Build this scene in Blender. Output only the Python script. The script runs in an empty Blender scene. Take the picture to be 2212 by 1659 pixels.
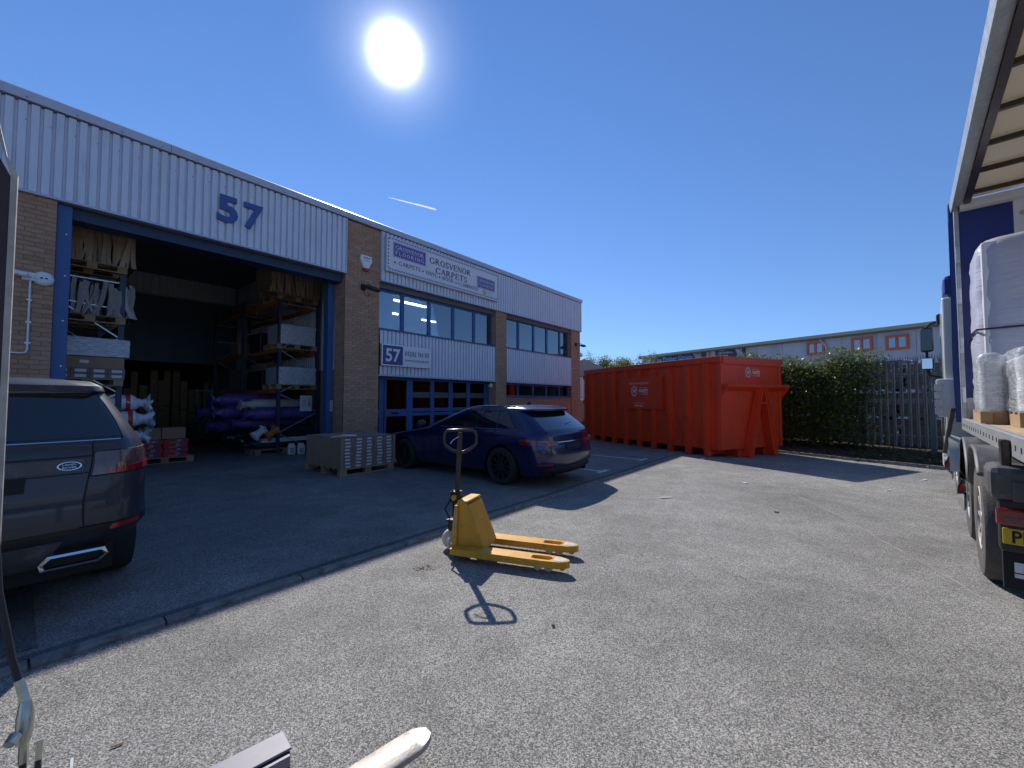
import bpy, bmesh, math, random
from mathutils import Vector, Matrix
R = math.radians
random.seed(57)
SC = bpy.context.scene
COL = SC.collection

# ------------------------------------------------------------------ camera, sky, sun, exposure
cam_d = bpy.data.cameras.new('camera'); CAM = bpy.data.objects.new('camera', cam_d); COL.objects.link(CAM)
CAM.location = (0, 0, 1.53); CAM.rotation_euler = (R(90 + 2.3), 0, 0)
cam_d.sensor_width = 36; cam_d.lens = 36 * 895 / 2212; cam_d.clip_start = .02; cam_d.clip_end = 6000
SC.camera = CAM
SUN_AZ, SUN_EL = R(-16.3), R(39.7)          # azimuth from +Y towards +X
sd = Vector((math.sin(SUN_AZ) * math.cos(SUN_EL), math.cos(SUN_AZ) * math.cos(SUN_EL), math.sin(SUN_EL)))
W = bpy.data.worlds.new('World'); SC.world = W; W.use_nodes = True
wn, wl = W.node_tree.nodes, W.node_tree.links
bg = wn['Background']; sky = wn.new('ShaderNodeTexSky'); sky.sky_type = 'NISHITA'; sky.sun_disc = False
sky.sun_elevation = SUN_EL; sky.sun_rotation = SUN_AZ; sky.altitude = 0; sky.air_density = 1.0; sky.dust_density = .0; sky.ozone_density = 2.0
# the sun's own over-exposed disc, in its real direction
geo = wn.new('ShaderNodeNewGeometry'); dot = wn.new('ShaderNodeVectorMath'); dot.operation = 'DOT_PRODUCT'
dot.inputs[1].default_value = -sd
wl.new(geo.outputs['Incoming'], dot.inputs[0])
ramp = wn.new('ShaderNodeMapRange'); ramp.interpolation_type = 'LINEAR'
ramp.inputs['From Min'].default_value = math.cos(R(24)); ramp.inputs['From Max'].default_value = 1
ramp.inputs['To Min'].default_value = 0; ramp.inputs['To Max'].default_value = 1
wl.new(dot.outputs['Value'], ramp.inputs['Value'])
ramp2 = wn.new('ShaderNodeMapRange'); ramp2.interpolation_type = 'LINEAR'
ramp2.inputs['From Min'].default_value = math.cos(R(24)); ramp2.inputs['From Max'].default_value = 1
ramp2.inputs['To Min'].default_value = 0; ramp2.inputs['To Max'].default_value = 1
wl.new(dot.outputs['Value'], ramp2.inputs['Value'])
sm = wn.new('ShaderNodeMath'); sm.operation = 'ADD'; p4 = wn.new('ShaderNodeMath'); p4.operation = 'POWER'; p4.inputs[1].default_value = 170; wl.new(ramp.outputs[0], p4.inputs[0]); k4 = wn.new('ShaderNodeMath'); k4.operation = 'MULTIPLY'; k4.inputs[1].default_value = 34; wl.new(p4.outputs[0], k4.inputs[0]); wl.new(k4.outputs[0], sm.inputs[0]); pw = wn.new('ShaderNodeMath'); pw.operation = 'POWER'; pw.inputs[1].default_value = 26; wl.new(ramp2.outputs[0], pw.inputs[0]); pk = wn.new('ShaderNodeMath'); pk.operation = 'MULTIPLY'; pk.inputs[1].default_value = 2.6; wl.new(pw.outputs[0], pk.inputs[0]); wl.new(pk.outputs[0], sm.inputs[1])
addc = wn.new('ShaderNodeMix'); addc.data_type = 'RGBA'; addc.blend_type = 'ADD'; addc.inputs[0].default_value = 1
gam = wn.new('ShaderNodeHueSaturation'); gam.inputs['Hue'].default_value = .509; gam.inputs['Saturation'].default_value = 1.2
tcw = wn.new('ShaderNodeTexCoord'); va = wn.new('ShaderNodeVectorMath'); va.operation = 'ADD'; va.inputs[1].default_value = (0, 0, .14); wl.new(tcw.outputs['Generated'], va.inputs[0])
vn = wn.new('ShaderNodeVectorMath'); vn.operation = 'NORMALIZE'; wl.new(va.outputs[0], vn.inputs[0]); wl.new(vn.outputs[0], sky.inputs[0])   # keeps the clear blue of the photo down to the horizon
wl.new(sky.outputs[0], gam.inputs['Color']); wl.new(gam.outputs[0], addc.inputs[6]); wl.new(sm.outputs[0], addc.inputs[7])
wl.new(addc.outputs[2], bg.inputs[0]); bg.inputs[1].default_value = .095
sun_d = bpy.data.lights.new('sun', 'SUN'); sun_d.energy = 3.0; sun_d.angle = R(.53); sun_d.color = (1, .95, .87)
SUN = bpy.data.objects.new('sun', sun_d); COL.objects.link(SUN); SUN.rotation_euler = (-sd).to_track_quat('-Z', 'Y').to_euler()
vs = SC.view_settings; vs.view_transform = 'Standard'; vs.look = 'None'; vs.exposure = 0.74; vs.gamma = 1; vs.use_curve_mapping = False
SC.cycles.max_bounces = 8; SC.cycles.transparent_max_bounces = 16; SC.cycles.glossy_bounces = 4

# ------------------------------------------------------------------ helpers
class MB:
    def __init__(s): s.v = []; s.f = []; s.m = []
    def add(s, vs, fs, mi=0):
        o = len(s.v); s.v += [tuple(v) for v in vs]; s.f += [tuple(i + o for i in f) for f in fs]; s.m += [mi] * len(fs); return s
    def box(s, x0, x1, y0, y1, z0, z1, mi=0, M=None):
        vs = [(x, y, z) for x in (x0, x1) for y in (y0, y1) for z in (z0, z1)]
        if M is not None: vs = [M @ Vector(v) for v in vs]
        return s.add(vs, [(0, 1, 3, 2), (4, 6, 7, 5), (0, 4, 5, 1), (2, 3, 7, 6), (0, 2, 6, 4), (1, 5, 7, 3)], mi)
    def prism(s, poly, a, b, ax='y', mi=0):
        n = len(poly)
        def p(q, t): return (q[0], t, q[1]) if ax == 'y' else ((t, q[0], q[1]) if ax == 'x' else (q[0], q[1], t))
        return s.add([p(q, a) for q in poly] + [p(q, b) for q in poly],
                     [tuple(range(n)), tuple(range(2 * n - 1, n - 1, -1))] + [(i, i + n, (i + 1) % n + n, (i + 1) % n) for i in range(n)], mi)
    def tube(s, path, r, n=8, closed=False, mi=0):
        P = [Vector(p) for p in path]; m = len(P); rs = r if isinstance(r, (list, tuple)) else [r] * m
        vs = []; up = None
        for i in range(m):
            a = P[i - 1] if (i > 0 or closed) else P[i]; b = P[(i + 1) % m] if (i < m - 1 or closed) else P[i]
            t = (b - a).normalized()
            if up is None: up = Vector((0, 0, 1)) if abs(t.z) < .9 else Vector((1, 0, 0))
            x = t.cross(up).normalized(); y = x.cross(t).normalized(); up = y
            for k in range(n):
                an = 2 * math.pi * k / n; vs.append(P[i] + (x * math.cos(an) + y * math.sin(an)) * rs[i])
        fs = [(i * n + k, i * n + (k + 1) % n, ((i + 1) % m) * n + (k + 1) % n, ((i + 1) % m) * n + k) for i in range(m if closed else m - 1) for k in range(n)]
        if not closed: fs += [tuple(range(n - 1, -1, -1)), tuple((m - 1) * n + k for k in range(n))]
        return s.add(vs, fs, mi)
    def cyl(s, p0, p1, r0, r1=None, n=16, mi=0): return s.tube([p0, p1], [r0, r0 if r1 is None else r1], n, mi=mi)
    def bar(s, p0, p1, w, d, mi=0, up=(0, 0, 1)):
        a, b = Vector(p0), Vector(p1); t = (b - a).normalized(); u = Vector(up)
        if abs(t.dot(u)) > .98: u = Vector((0, 1, 0))
        x = t.cross(u).normalized(); y = x.cross(t).normalized()
        vs = [q + x * i * w / 2 + y * j * d / 2 for q in (a, b) for i, j in ((-1, -1), (1, -1), (1, 1), (-1, 1))]
        return s.add(vs, [(3, 2, 1, 0), (4, 5, 6, 7), (0, 1, 5, 4), (1, 2, 6, 5), (2, 3, 7, 6), (3, 0, 4, 7)], mi)
    def lathe(s, prof, M, n=24, mi=0, closed=True):   # prof: (radius, height along local z)
        m = len(prof); vs = [M @ Vector((r * math.cos(2 * math.pi * k / n), r * math.sin(2 * math.pi * k / n), h)) for r, h in prof for k in range(n)]
        fs = [(i * n + k, i * n + (k + 1) % n, (i + 1) * n + (k + 1) % n, (i + 1) * n + k) for i in range(m - 1) for k in range(n)]
        if closed: fs += [tuple(range(n - 1, -1, -1)), tuple((m - 1) * n + k for k in range(n))]
        return s.add(vs, fs, mi)
    def mesh(s, name, mats, smooth=None):
        me = bpy.data.meshes.new(name); me.from_pydata(s.v, [], s.f)
        for m in (mats if isinstance(mats, (list, tuple)) else [mats]): me.materials.append(m)
        if any(s.m): me.polygons.foreach_set('material_index', s.m)
        if smooth is not None:
            me.polygons.foreach_set('use_smooth', [True] * len(me.polygons)); me.set_sharp_from_angle(angle=R(smooth))
        me.update(); return me
    def build(s, name, mats, parent=None, smooth=None, bevel=0):
        o = bpy.data.objects.new(name, s.mesh(name, mats, smooth)); COL.objects.link(o); o.parent = parent
        if bevel:
            b = o.modifiers.new('bevel', 'BEVEL'); b.width = bevel; b.segments = 2; b.limit_method = 'ANGLE'; b.angle_limit = R(40)
        return o
def tag(o, label=None, cat=None, group=None, kind=None):
    if label: o['label'] = label
    if cat: o['category'] = cat
    if group: o['group'] = group
    if kind: o['kind'] = kind
    return o
def thing(name, label, cat, loc=(0, 0, 0), rz=0, group=None):
    o = bpy.data.objects.new(name, None); COL.objects.link(o); o.location = loc; o.rotation_euler = (0, 0, R(rz)); o.empty_display_size = .2
    return tag(o, label, cat, group)
def link(me, name, parent=None, loc=None, rot=None):
    o = bpy.data.objects.new(name, me); COL.objects.link(o); o.parent = parent
    if loc is not None: o.location = loc
    if rot is not None: o.rotation_euler = rot
    return o
def bx(name, m, parent, x0, x1, y0, y1, z0, z1, bevel=0): return MB().box(x0, x1, y0, y1, z0, z1).build(name, m, parent, bevel=bevel)
def Mat(loc, rz=0, ry=0, rx=0): return Matrix.Translation(loc) @ Matrix.Rotation(rz, 4, 'Z') @ Matrix.Rotation(ry, 4, 'Y') @ Matrix.Rotation(rx, 4, 'X')
from mathutils import noise as _ns
def wrap_mesh(mb, x0, x1, y0, y1, z0, z1, r, amp=.012, seed=0, cuts=16):     # a film-wrapped block: rounded, slack and wrinkled
    b = bmesh.new(); bmesh.ops.create_cube(b, size=2); bmesh.ops.subdivide_edges(b, edges=b.edges[:], cuts=cuts, use_grid_fill=True)
    hx, hy, hz = (x1 - x0) / 2, (y1 - y0) / 2, (z1 - z0) / 2; r = min(r, hx * .8, hy * .8)
    c = Vector(((x0 + x1) / 2, (y0 + y1) / 2, (z0 + z1) / 2)); b.verts.index_update(); vs = []
    for v in b.verts:
        p = Vector((v.co.x * hx, v.co.y * hy, v.co.z * hz)); rb = r if v.co.z > 0 else r * .3
        q = Vector((max(-hx + r, min(hx - r, p.x)), max(-hy + r, min(hy - r, p.y)), max(-hz + r * .3, min(hz - r, p.z)))); d = p - q
        if d.length > 1e-6: n = d.normalized(); p = q + n * (r if p.z > hz - r else (r if abs(n.z) < .5 else r * .3))
        else: n = v.co.normalized()
        w = _ns.noise(Vector((p.x * 2.2, p.y * 2.2, p.z * 7)) + Vector((seed, 0, 0))) + .5 * _ns.noise(p * 9 + Vector((0, seed, 0)))
        vs.append(c + p + n * amp * w)
    mb.add(vs, [tuple(x.index for x in f.verts) for f in b.faces]); b.free(); return mb
class Frame:
    def __init__(s, o, deg): s.o = Vector((o[0], o[1], 0)); s.a = deg; s.M = Matrix.Translation(s.o) @ Matrix.Rotation(R(deg), 4, 'Z')
    def w(s, x, y, z=0): return s.M @ Vector((x, y, z))
BF = Frame((-4.2957, 10.5706), 51)     # building: x along the frontage, y into the building
LF = Frame((4.11, 3.72), 45)
_t = LF.w(3.2, -.07); _b = Frame((0, 0), 46.2).w(3.2, -.07); TF = Frame((_t.x - _b.x, _t.y - _b.y), 46.2)   # trailer, slightly articulated
LF.w(0, 0)           # lorry: x forward, y to its left
CF = Frame((5.53, 11.0), 116)          # waste container: x along its long side
FF = Frame((10.3, 10.8), 118)          # palisade fence line
SF = Frame((25.9, 24.8), 120.5)        # far shed

# ------------------------------------------------------------------ materials
def pm(name, col, rough=.6, metal=0, var=.12, scale=6, bump=0, bscale=60, coat=0, spec=.5, rvar=0, alpha=None, trans=0, emit=None, estr=0, detail=4, aniso=None):
    m = bpy.data.materials.new(name); m.use_nodes = True; n, l = m.node_tree.nodes, m.node_tree.links; b = n['Principled BSDF']
    b.inputs['Base Color'].default_value = (*col, 1); b.inputs['Roughness'].default_value = rough; b.inputs['Metallic'].default_value = metal
    b.inputs['Coat Weight'].default_value = coat; b.inputs['Coat Roughness'].default_value = .04; b.inputs['Specular IOR Level'].default_value = spec
    b.inputs['Transmission Weight'].default_value = trans
    if alpha is not None: b.inputs['Alpha'].default_value = alpha
    if emit: b.inputs['Emission Color'].default_value = (*emit, 1); b.inputs['Emission Strength'].default_value = estr
    tc = n.new('ShaderNodeTexCoord')
    vec = tc.outputs['Object']
    if aniso:
        mp = n.new('ShaderNodeMapping'); mp.inputs['Scale'].default_value = aniso; l.new(vec, mp.inputs[0]); vec = mp.outputs[0]
    if var or rvar:
        no = n.new('ShaderNodeTexNoise'); no.inputs['Scale'].default_value = scale; no.inputs['Detail'].default_value = detail; no.inputs['Roughness'].default_value = .65
        l.new(vec, no.inputs['Vector'])
        if var:
            mr = n.new('ShaderNodeMapRange'); mr.inputs['From Min'].default_value = .25; mr.inputs['From Max'].default_value = .75
            mr.inputs['To Min'].default_value = 1 - var; mr.inputs['To Max'].default_value = 1 + var; l.new(no.outputs[0], mr.inputs[0])
            mx = n.new('ShaderNodeVectorMath'); mx.operation = 'SCALE'; mx.inputs[0].default_value = col; l.new(mr.outputs[0], mx.inputs['Scale']); l.new(mx.outputs[0], b.inputs['Base Color'])
        if rvar:
            m2 = n.new('ShaderNodeMapRange'); m2.inputs['To Min'].default_value = max(.02, rough - rvar); m2.inputs['To Max'].default_value = rough + rvar
            l.new(no.outputs[0], m2.inputs[0]); l.new(m2.outputs[0], b.inputs['Roughness'])
    if bump:
        nb = n.new('ShaderNodeTexNoise'); nb.inputs['Scale'].default_value = bscale; nb.inputs['Detail'].default_value = 3; l.new(vec, nb.inputs['Vector'])
        bu = n.new('ShaderNodeBump'); bu.inputs['Strength'].default_value = bump; bu.inputs['Distance'].default_value = .01; l.new(nb.outputs[0], bu.inputs['Height']); l.new(bu.outputs[0], b.inputs['Normal'])
    return m
def asphalt(name, c0, c1, stain, coarse=190, bstr=.9, patch=.25):
    m = bpy.data.materials.new(name); m.use_nodes = True; n, l = m.node_tree.nodes, m.node_tree.links; b = n['Principled BSDF']
    tc = n.new('ShaderNodeTexCoord'); vec = tc.outputs['Object']
    def noise(s, d=4, r=.6):
        q = n.new('ShaderNodeTexNoise'); q.inputs['Scale'].default_value = s; q.inputs['Detail'].default_value = d; q.inputs['Roughness'].default_value = r; l.new(vec, q.inputs['Vector']); return q
    vo = n.new('ShaderNodeTexVoronoi'); vo.inputs['Scale'].default_value = coarse; vo.inputs['Randomness'].default_value = 1; l.new(vec, vo.inputs['Vector'])
    n1 = noise(coarse * .8, 3, .7); n2 = noise(.55, 5, .6); n3 = noise(3.2, 4, .6)
    sep = n.new('ShaderNodeSeparateColor'); l.new(vo.outputs['Color'], sep.inputs[0])
    r1 = n.new('ShaderNodeValToRGB'); e = r1.color_ramp.elements
    e[0].position = .12; e[0].color = (*c0, 1); e[1].position = .95; e[1].color = (*c1, 1)
    q = r1.color_ramp.elements.new(.55); q.color = (*[a * .6 + b2 * .4 for a, b2 in zip(c0, c1)], 1)
    l.new(sep.outputs[0], r1.inputs[0])
    # fine dark gaps between the stones
    r2 = n.new('ShaderNodeMapRange'); r2.inputs['From Min'].default_value = .36; r2.inputs['From Max'].default_value = .6; r2.inputs['To Min'].default_value = .66; r2.inputs['To Max'].default_value = 1.12; l.new(n1.outputs[0], r2.inputs[0])
    r3 = n.new('ShaderNodeMapRange'); r3.inputs['From Min'].default_value = .3; r3.inputs['From Max'].default_value = .7; r3.inputs['To Min'].default_value = 1 - patch; r3.inputs['To Max'].default_value = 1 + patch; l.new(n2.outputs[0], r3.inputs[0])
    r4 = n.new('ShaderNodeMapRange'); r4.inputs['From Min'].default_value = .3; r4.inputs['From Max'].default_value = .7; r4.inputs['To Min'].default_value = .86; r4.inputs['To Max'].default_value = 1.14; l.new(n3.outputs[0], r4.inputs[0])
    mu = n.new('ShaderNodeMath'); mu.operation = 'MULTIPLY'; l.new(r2.outputs[0], mu.inputs[0]); l.new(r3.outputs[0], mu.inputs[1])
    mv = n.new('ShaderNodeMath'); mv.operation = 'MULTIPLY'; l.new(mu.outputs[0], mv.inputs[0]); l.new(r4.outputs[0], mv.inputs[1])
    sc = n.new('ShaderNodeVectorMath'); sc.operation = 'SCALE'; l.new(r1.outputs[0], sc.inputs[0]); l.new(mv.outputs[0], sc.inputs['Scale'])
    # scattered dust / oil marks
    n4 = noise(1.6, 6, .7); r5 = n.new('ShaderNodeMapRange'); r5.inputs['From Min'].default_value = .66; r5.inputs['From Max'].default_value = .74; r5.inputs['To Max'].default_value = .45; l.new(n4.outputs[0], r5.inputs[0])
    mx = n.new('ShaderNodeMix'); mx.data_type = 'RGBA'; l.new(r5.outputs[0], mx.inputs[0]); l.new(sc.outputs[0], mx.inputs[6]); mx.inputs[7].default_value = (*stain, 1)
    l.new(mx.outputs[2], b.inputs['Base Color']); b.inputs['Roughness'].default_value = .78; b.inputs['Specular IOR Level'].default_value = .32
    bu = n.new('ShaderNodeBump'); bu.inputs['Strength'].default_value = bstr; bu.inputs['Distance'].default_value = .006
    ad = n.new('ShaderNodeMath'); ad.operation = 'ADD'; l.new(n1.outputs[0], ad.inputs[0]); l.new(sep.outputs[1], ad.inputs[1])
    l.new(ad.outputs[0], bu.inputs['Height']); l.new(bu.outputs[0], b.inputs['Normal'])
    return m
def rnd_mat(name, cols, rough=.85, bump=.4, bscale=90):   # colour differs from piece to piece
    m = bpy.data.materials.new(name); m.use_nodes = True; n, l = m.node_tree.nodes, m.node_tree.links; b = n['Principled BSDF']
    g = n.new('ShaderNodeNewGeometry'); oi = n.new('ShaderNodeObjectInfo'); ad = n.new('ShaderNodeMath'); ad.operation = 'ADD'
    l.new(g.outputs['Random Per Island'], ad.inputs[0]); l.new(oi.outputs['Random'], ad.inputs[1])
    fr = n.new('ShaderNodeMath'); fr.operation = 'FRACT'; l.new(ad.outputs[0], fr.inputs[0])
    r = n.new('ShaderNodeValToRGB'); e = r.color_ramp.elements; e[0].color = (*cols[0], 1); e[1].color = (*cols[-1], 1)
    for i, c in enumerate(cols[1:-1]): q = e.new((i + 1) / (len(cols) - 1)); q.color = (*c, 1)
    l.new(fr.outputs[0], r.inputs[0])
    tc = n.new('ShaderNodeTexCoord'); no = n.new('ShaderNodeTexNoise'); no.inputs['Scale'].default_value = 14; no.inputs['Detail'].default_value = 4; l.new(tc.outputs['Object'], no.inputs['Vector'])
    mr = n.new('ShaderNodeMapRange'); mr.inputs['To Min'].default_value = .75; mr.inputs['To Max'].default_value = 1.25; l.new(no.outputs[0], mr.inputs[0])
    sc = n.new('ShaderNodeVectorMath'); sc.operation = 'SCALE'; l.new(r.outputs[0], sc.inputs[0]); l.new(mr.outputs[0], sc.inputs['Scale']); l.new(sc.outputs[0], b.inputs['Base Color'])
    b.inputs['Roughness'].default_value = rough
    if bump:
        nb = n.new('ShaderNodeTexNoise'); nb.inputs['Scale'].default_value = bscale; l.new(tc.outputs['Object'], nb.inputs['Vector'])
        bu = n.new('ShaderNodeBump'); bu.inputs['Strength'].default_value = bump; bu.inputs['Distance'].default_value = .004; l.new(nb.outputs[0], bu.inputs['Height']); l.new(bu.outputs[0], b.inputs['Normal'])
    return m
def glass_mat(name, tint, refl, rough=0.0, fres=1.5, gcol=(1, 1, 1)):
    m = bpy.data.materials.new(name); m.use_nodes = True; n, l = m.node_tree.nodes, m.node_tree.links; n.remove(n['Principled BSDF'])
    t = n.new('ShaderNodeBsdfTransparent'); t.inputs[0].default_value = (*tint, 1); g = n.new('ShaderNodeBsdfGlossy'); g.inputs['Roughness'].default_value = rough; g.inputs[0].default_value = (*gcol, 1)
    f = n.new('ShaderNodeFresnel'); f.inputs[0].default_value = fres; a = n.new('ShaderNodeMath'); a.operation = 'ADD'; a.inputs[1].default_value = refl; a.use_clamp = True; l.new(f.outputs[0], a.inputs[0])
    mx = n.new('ShaderNodeMixShader'); l.new(a.outputs[0], mx.inputs[0]); l.new(t.outputs[0], mx.inputs[1]); l.new(g.outputs[0], mx.inputs[2]); l.new(mx.outputs[0], n['Material Output'].inputs[0]); return m
def film_mat(name, col, opac, rough=.12, scale=9, shine=.35):   # stretch film: part transparent, wrinkled, shiny
    m = bpy.data.materials.new(name); m.use_nodes = True; n, l = m.node_tree.nodes, m.node_tree.links; b = n['Principled BSDF']
    b.inputs['Base Color'].default_value = (*col, 1); b.inputs['Roughness'].default_value = rough; b.inputs['Specular IOR Level'].default_value = .8
    tc = n.new('ShaderNodeTexCoord'); mp = n.new('ShaderNodeMapping'); mp.inputs['Scale'].default_value = (1, 1, 4.5); l.new(tc.outputs['Object'], mp.inputs[0])
    no = n.new('ShaderNodeTexNoise'); no.inputs['Scale'].default_value = scale; no.inputs['Detail'].default_value = 5; no.inputs['Distortion'].default_value = .6; l.new(mp.outputs[0], no.inputs['Vector'])
    bu = n.new('ShaderNodeBump'); bu.inputs['Strength'].default_value = shine; bu.inputs['Distance'].default_value = .03; l.new(no.outputs[0], bu.inputs['Height']); l.new(bu.outputs[0], b.inputs['Normal'])
    mr = n.new('ShaderNodeMapRange'); mr.inputs['From Min'].default_value = .35; mr.inputs['From Max'].default_value = .7; mr.inputs['To Min'].default_value = opac - .2; mr.inputs['To Max'].default_value = min(1, opac + .25); l.new(no.outputs[0], mr.inputs[0]); l.new(mr.outputs[0], b.inputs['Alpha'])
    return m
M = {}
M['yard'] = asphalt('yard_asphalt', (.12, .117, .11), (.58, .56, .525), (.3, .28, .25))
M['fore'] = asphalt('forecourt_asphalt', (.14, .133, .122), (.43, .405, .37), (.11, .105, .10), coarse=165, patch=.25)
M['patch'] = asphalt('patch_asphalt', (.08, .08, .08), (.22, .215, .2), (.06, .06, .06), coarse=165)
M['conc'] = pm('concrete', (.30, .29, .27), .85, var=.25, scale=3, bump=.3, bscale=80)
M['floor'] = pm('warehouse_floor', (.22, .21, .2), .55, var=.3, scale=1.2)
M['kerb'] = pm('kerb_concrete', (.22, .215, .20), .9, var=.3, scale=7, bump=.5, bscale=120)
M['paint'] = pm('road_paint', (.62, .61, .58), .7, var=.35, scale=20, bump=.2)
M['brick'] = rnd_mat('brick', [(.39, .215, .125), (.45, .265, .16), (.41, .23, .135), (.48, .29, .18), (.35, .19, .11)])
M['mortar'] = pm('mortar', (.24, .19, .155), .95, var=.2, scale=20, bump=.3)
M['clad'] = pm('cladding_steel', (.66, .67, .72), .38, metal=.1, var=.06, scale=1.5, rvar=.06)
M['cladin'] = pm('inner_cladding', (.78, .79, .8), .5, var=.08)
M['fascia'] = pm('fascia_steel', (.50, .49, .56), .42, metal=.2, var=.06, scale=1.2)
M['roofing'] = pm('roof_sheet', (.3, .3, .31), .7)
M['blue'] = pm('blue_paint', (.035, .10, .26), .42, var=.12, scale=5, rvar=.08)
M['bluedk'] = pm('dark_blue_steel', (.02, .04, .09), .5, var=.15)
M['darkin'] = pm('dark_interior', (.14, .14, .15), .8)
M['office'] = pm('office_wall', (.42, .45, .5), .9, var=.05)
M['blind'] = pm('window_blind', (.62, .62, .72), .8, var=.04)
M['glass'] = glass_mat('window_glass', (.62, .68, .74), .24, gcol=(.88, .94, 1))
M['glasslo'] = glass_mat('dark_window_glass', (.5, .5, .52), .0, gcol=(.55, .55, .6))
M['shutter'] = pm('shutter_paint', (.09, .15, .19), .5, var=.1)
M['white'] = pm('white_plastic', (.78, .78, .78), .4, var=.04)
M['whitepaint'] = pm('white_paint', (.8, .8, .8), .5, var=.03)
M['signwhite'] = pm('sign_board', (.74, .72, .74), .35, var=.03)
M['purple'] = pm('sign_purple', (.13, .085, .33), .45, var=.04)
M['navy'] = pm('sign_navy', (.055, .06, .22), .4, var=.04)
M['ink'] = pm('sign_ink', (.045, .035, .10), .5, var=0)
M['lightblue'] = pm('sign_light_blue', (.35, .5, .72), .5, var=0)
M['green'] = pm('sign_green', (.35, .55, .08), .5, var=0)
M['greytext'] = pm('sign_grey', (.35, .35, .4), .5, var=0)
M['blueno'] = pm('blue_numeral', (.05, .1, .30), .45, var=.08)
M['greypaint'] = pm('grey_paint', (.24, .23, .27), .5, var=.15)
M['black'] = pm('black_plastic', (.018, .018, .02), .45, var=.2)
M['blackmat'] = pm('black_matt', (.012, .012, .013), .8, var=.2)
M['rubber'] = pm('tyre_rubber', (.022, .022, .023), .8, var=.3, scale=12, bump=.3)
M['rubberdust'] = pm('dusty_tyre', (.09, .085, .08), .9, var=.25, scale=12, bump=.3)
M['galv'] = pm('galvanised_steel', (.42, .44, .45), .45, metal=.6, var=.2, scale=14, rvar=.1)
M['alu'] = pm('aluminium', (.62, .63, .64), .3, metal=.9, var=.12, scale=18, rvar=.1)
M['chrome'] = pm('chrome', (.75, .75, .76), .08, metal=1, var=0)
M['steelw'] = pm('worn_steel', (.40, .375, .35), .58, metal=.45, var=.35, scale=14, rvar=.15, bump=.2)
M['rack'] = pm('rack_upright', (.03, .04, .075), .45, var=.15)
M['brace'] = pm('rack_brace', (.55, .58, .62), .35, metal=.6, var=.1)
M['orange'] = pm('rack_beam_orange', (.5, .16, .035), .5, var=.15)
M['wood'] = rnd_mat('pallet_wood', [(.34, .22, .12), (.42, .29, .17), (.28, .18, .1), (.38, .25, .14)], .85, .3, 40)
M['card'] = pm('cardboard', (.36, .24, .145), .85, var=.1, scale=5)
M['carddk'] = pm('cardboard_dark', (.27, .19, .15), .85, var=.1, scale=5)
M['label'] = pm('paper_label', (.72, .72, .74), .7, var=.03)
M['redbox'] = pm('red_carton', (.48, .03, .025), .6, var=.12)
M['kraft'] = rnd_mat('kraft_sheet', [(.42, .32, .21), (.50, .40, .28), (.36, .27, .17), (.46, .36, .26)], .9, .2)
M['pale'] = rnd_mat('pale_sheet', [(.36, .33, .3), (.45, .43, .41), (.28, .25, .22), (.4, .36, .32)], .75, .2)
M['film'] = film_mat('stretch_film', (.72, .74, .8), .72)
M['filmload'] = film_mat('load_wrap', (.47, .47, .54), 1.4, rough=.3, scale=5, shine=.3)
M['filmclear'] = film_mat('clear_wrap', (.75, .78, .8), .5, rough=.08, scale=8, shine=.6)
M['polyw'] = pm('white_polythene', (.74, .73, .78), .3, var=.12, scale=5, bump=.8, bscale=12)
M['polyp'] = pm('purple_polythene', (.13, .07, .27), .3, var=.35, scale=6, bump=.9, bscale=14)
M['polyk'] = pm('black_polythene', (.03, .028, .035), .28, var=.2, bump=.9, bscale=14)
M['polyc'] = pm('cream_polythene', (.5, .52, .42), .35, var=.15, bump=.7, bscale=14)
M['carpet'] = pm('carpet_brown', (.10, .075, .06), .95, var=.2, bump=.5)
M['tube'] = rnd_mat('card_tube', [(.5, .33, .16), (.6, .41, .2), (.45, .29, .14), (.55, .36, .18)], .9, .2)
M['redtape'] = pm('red_print', (.55, .03, .03), .5, var=.05)
M['yellow'] = pm('yellow_paint', (.66, .33, .025), .42, var=.14, scale=9, rvar=.12, bump=.06, bscale=50)
M['yellowworn'] = pm('worn_yellow_paint', (.55, .5, .42), .5, var=.3, scale=26)
M['handle'] = pm('handle_steel', (.07, .055, .045), .3, metal=.6, var=.25, scale=30)
M['nylon'] = pm('nylon_wheel', (.68, .66, .6), .5, var=.15, scale=16)
M['red'] = pm('container_red', (.76, .058, .012), .42, var=.10, scale=2.2, rvar=.1, bump=.03, bscale=25)
M['reddirty'] = pm('container_red_worn', (.5, .042, .014), .5, var=.2, scale=5)
M['logo'] = pm('white_print', (.7, .66, .64), .6, var=.05)
M['pale_steel'] = pm('palisade_steel', (.17, .19, .2), .5, metal=.3, var=.3, scale=9, rvar=.1)
M['shedwall'] = pm('shed_cladding', (.42, .44, .50), .55, var=.2, scale=.8, aniso=(1, 1, .25))
M['shedroof'] = pm('shed_roof', (.42, .39, .24), .7, var=.12, scale=1)
M['shedgutter'] = pm('shed_gutter', (.14, .12, .10), .7, var=.2)
M['winred'] = pm('orange_frame', (.55, .13, .06), .6, var=.12)
M['board'] = rnd_mat('sawn_timber', [(.30, .2, .12), (.36, .25, .15), (.25, .17, .1), (.33, .22, .13)], .9, .3, 30)
M['soil'] = pm('verge_soil', (.06, .047, .035), .95, var=.5, scale=6, bump=1, bscale=30)
M['suv'] = pm('grey_car_paint', (.03, .035, .05), .4, metal=.3, var=0, coat=.5)
M['audi'] = pm('blue_car_paint', (.006, .010, .07), .3, metal=.4, var=0, coat=1)
M['carglass'] = pm('tinted_car_glass', (.012, .014, .017), .03, var=0, spec=.9, coat=.6)
M['lampred'] = pm('red_lens', (.28, .008, .008), .12, var=.1, coat=1)
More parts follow.
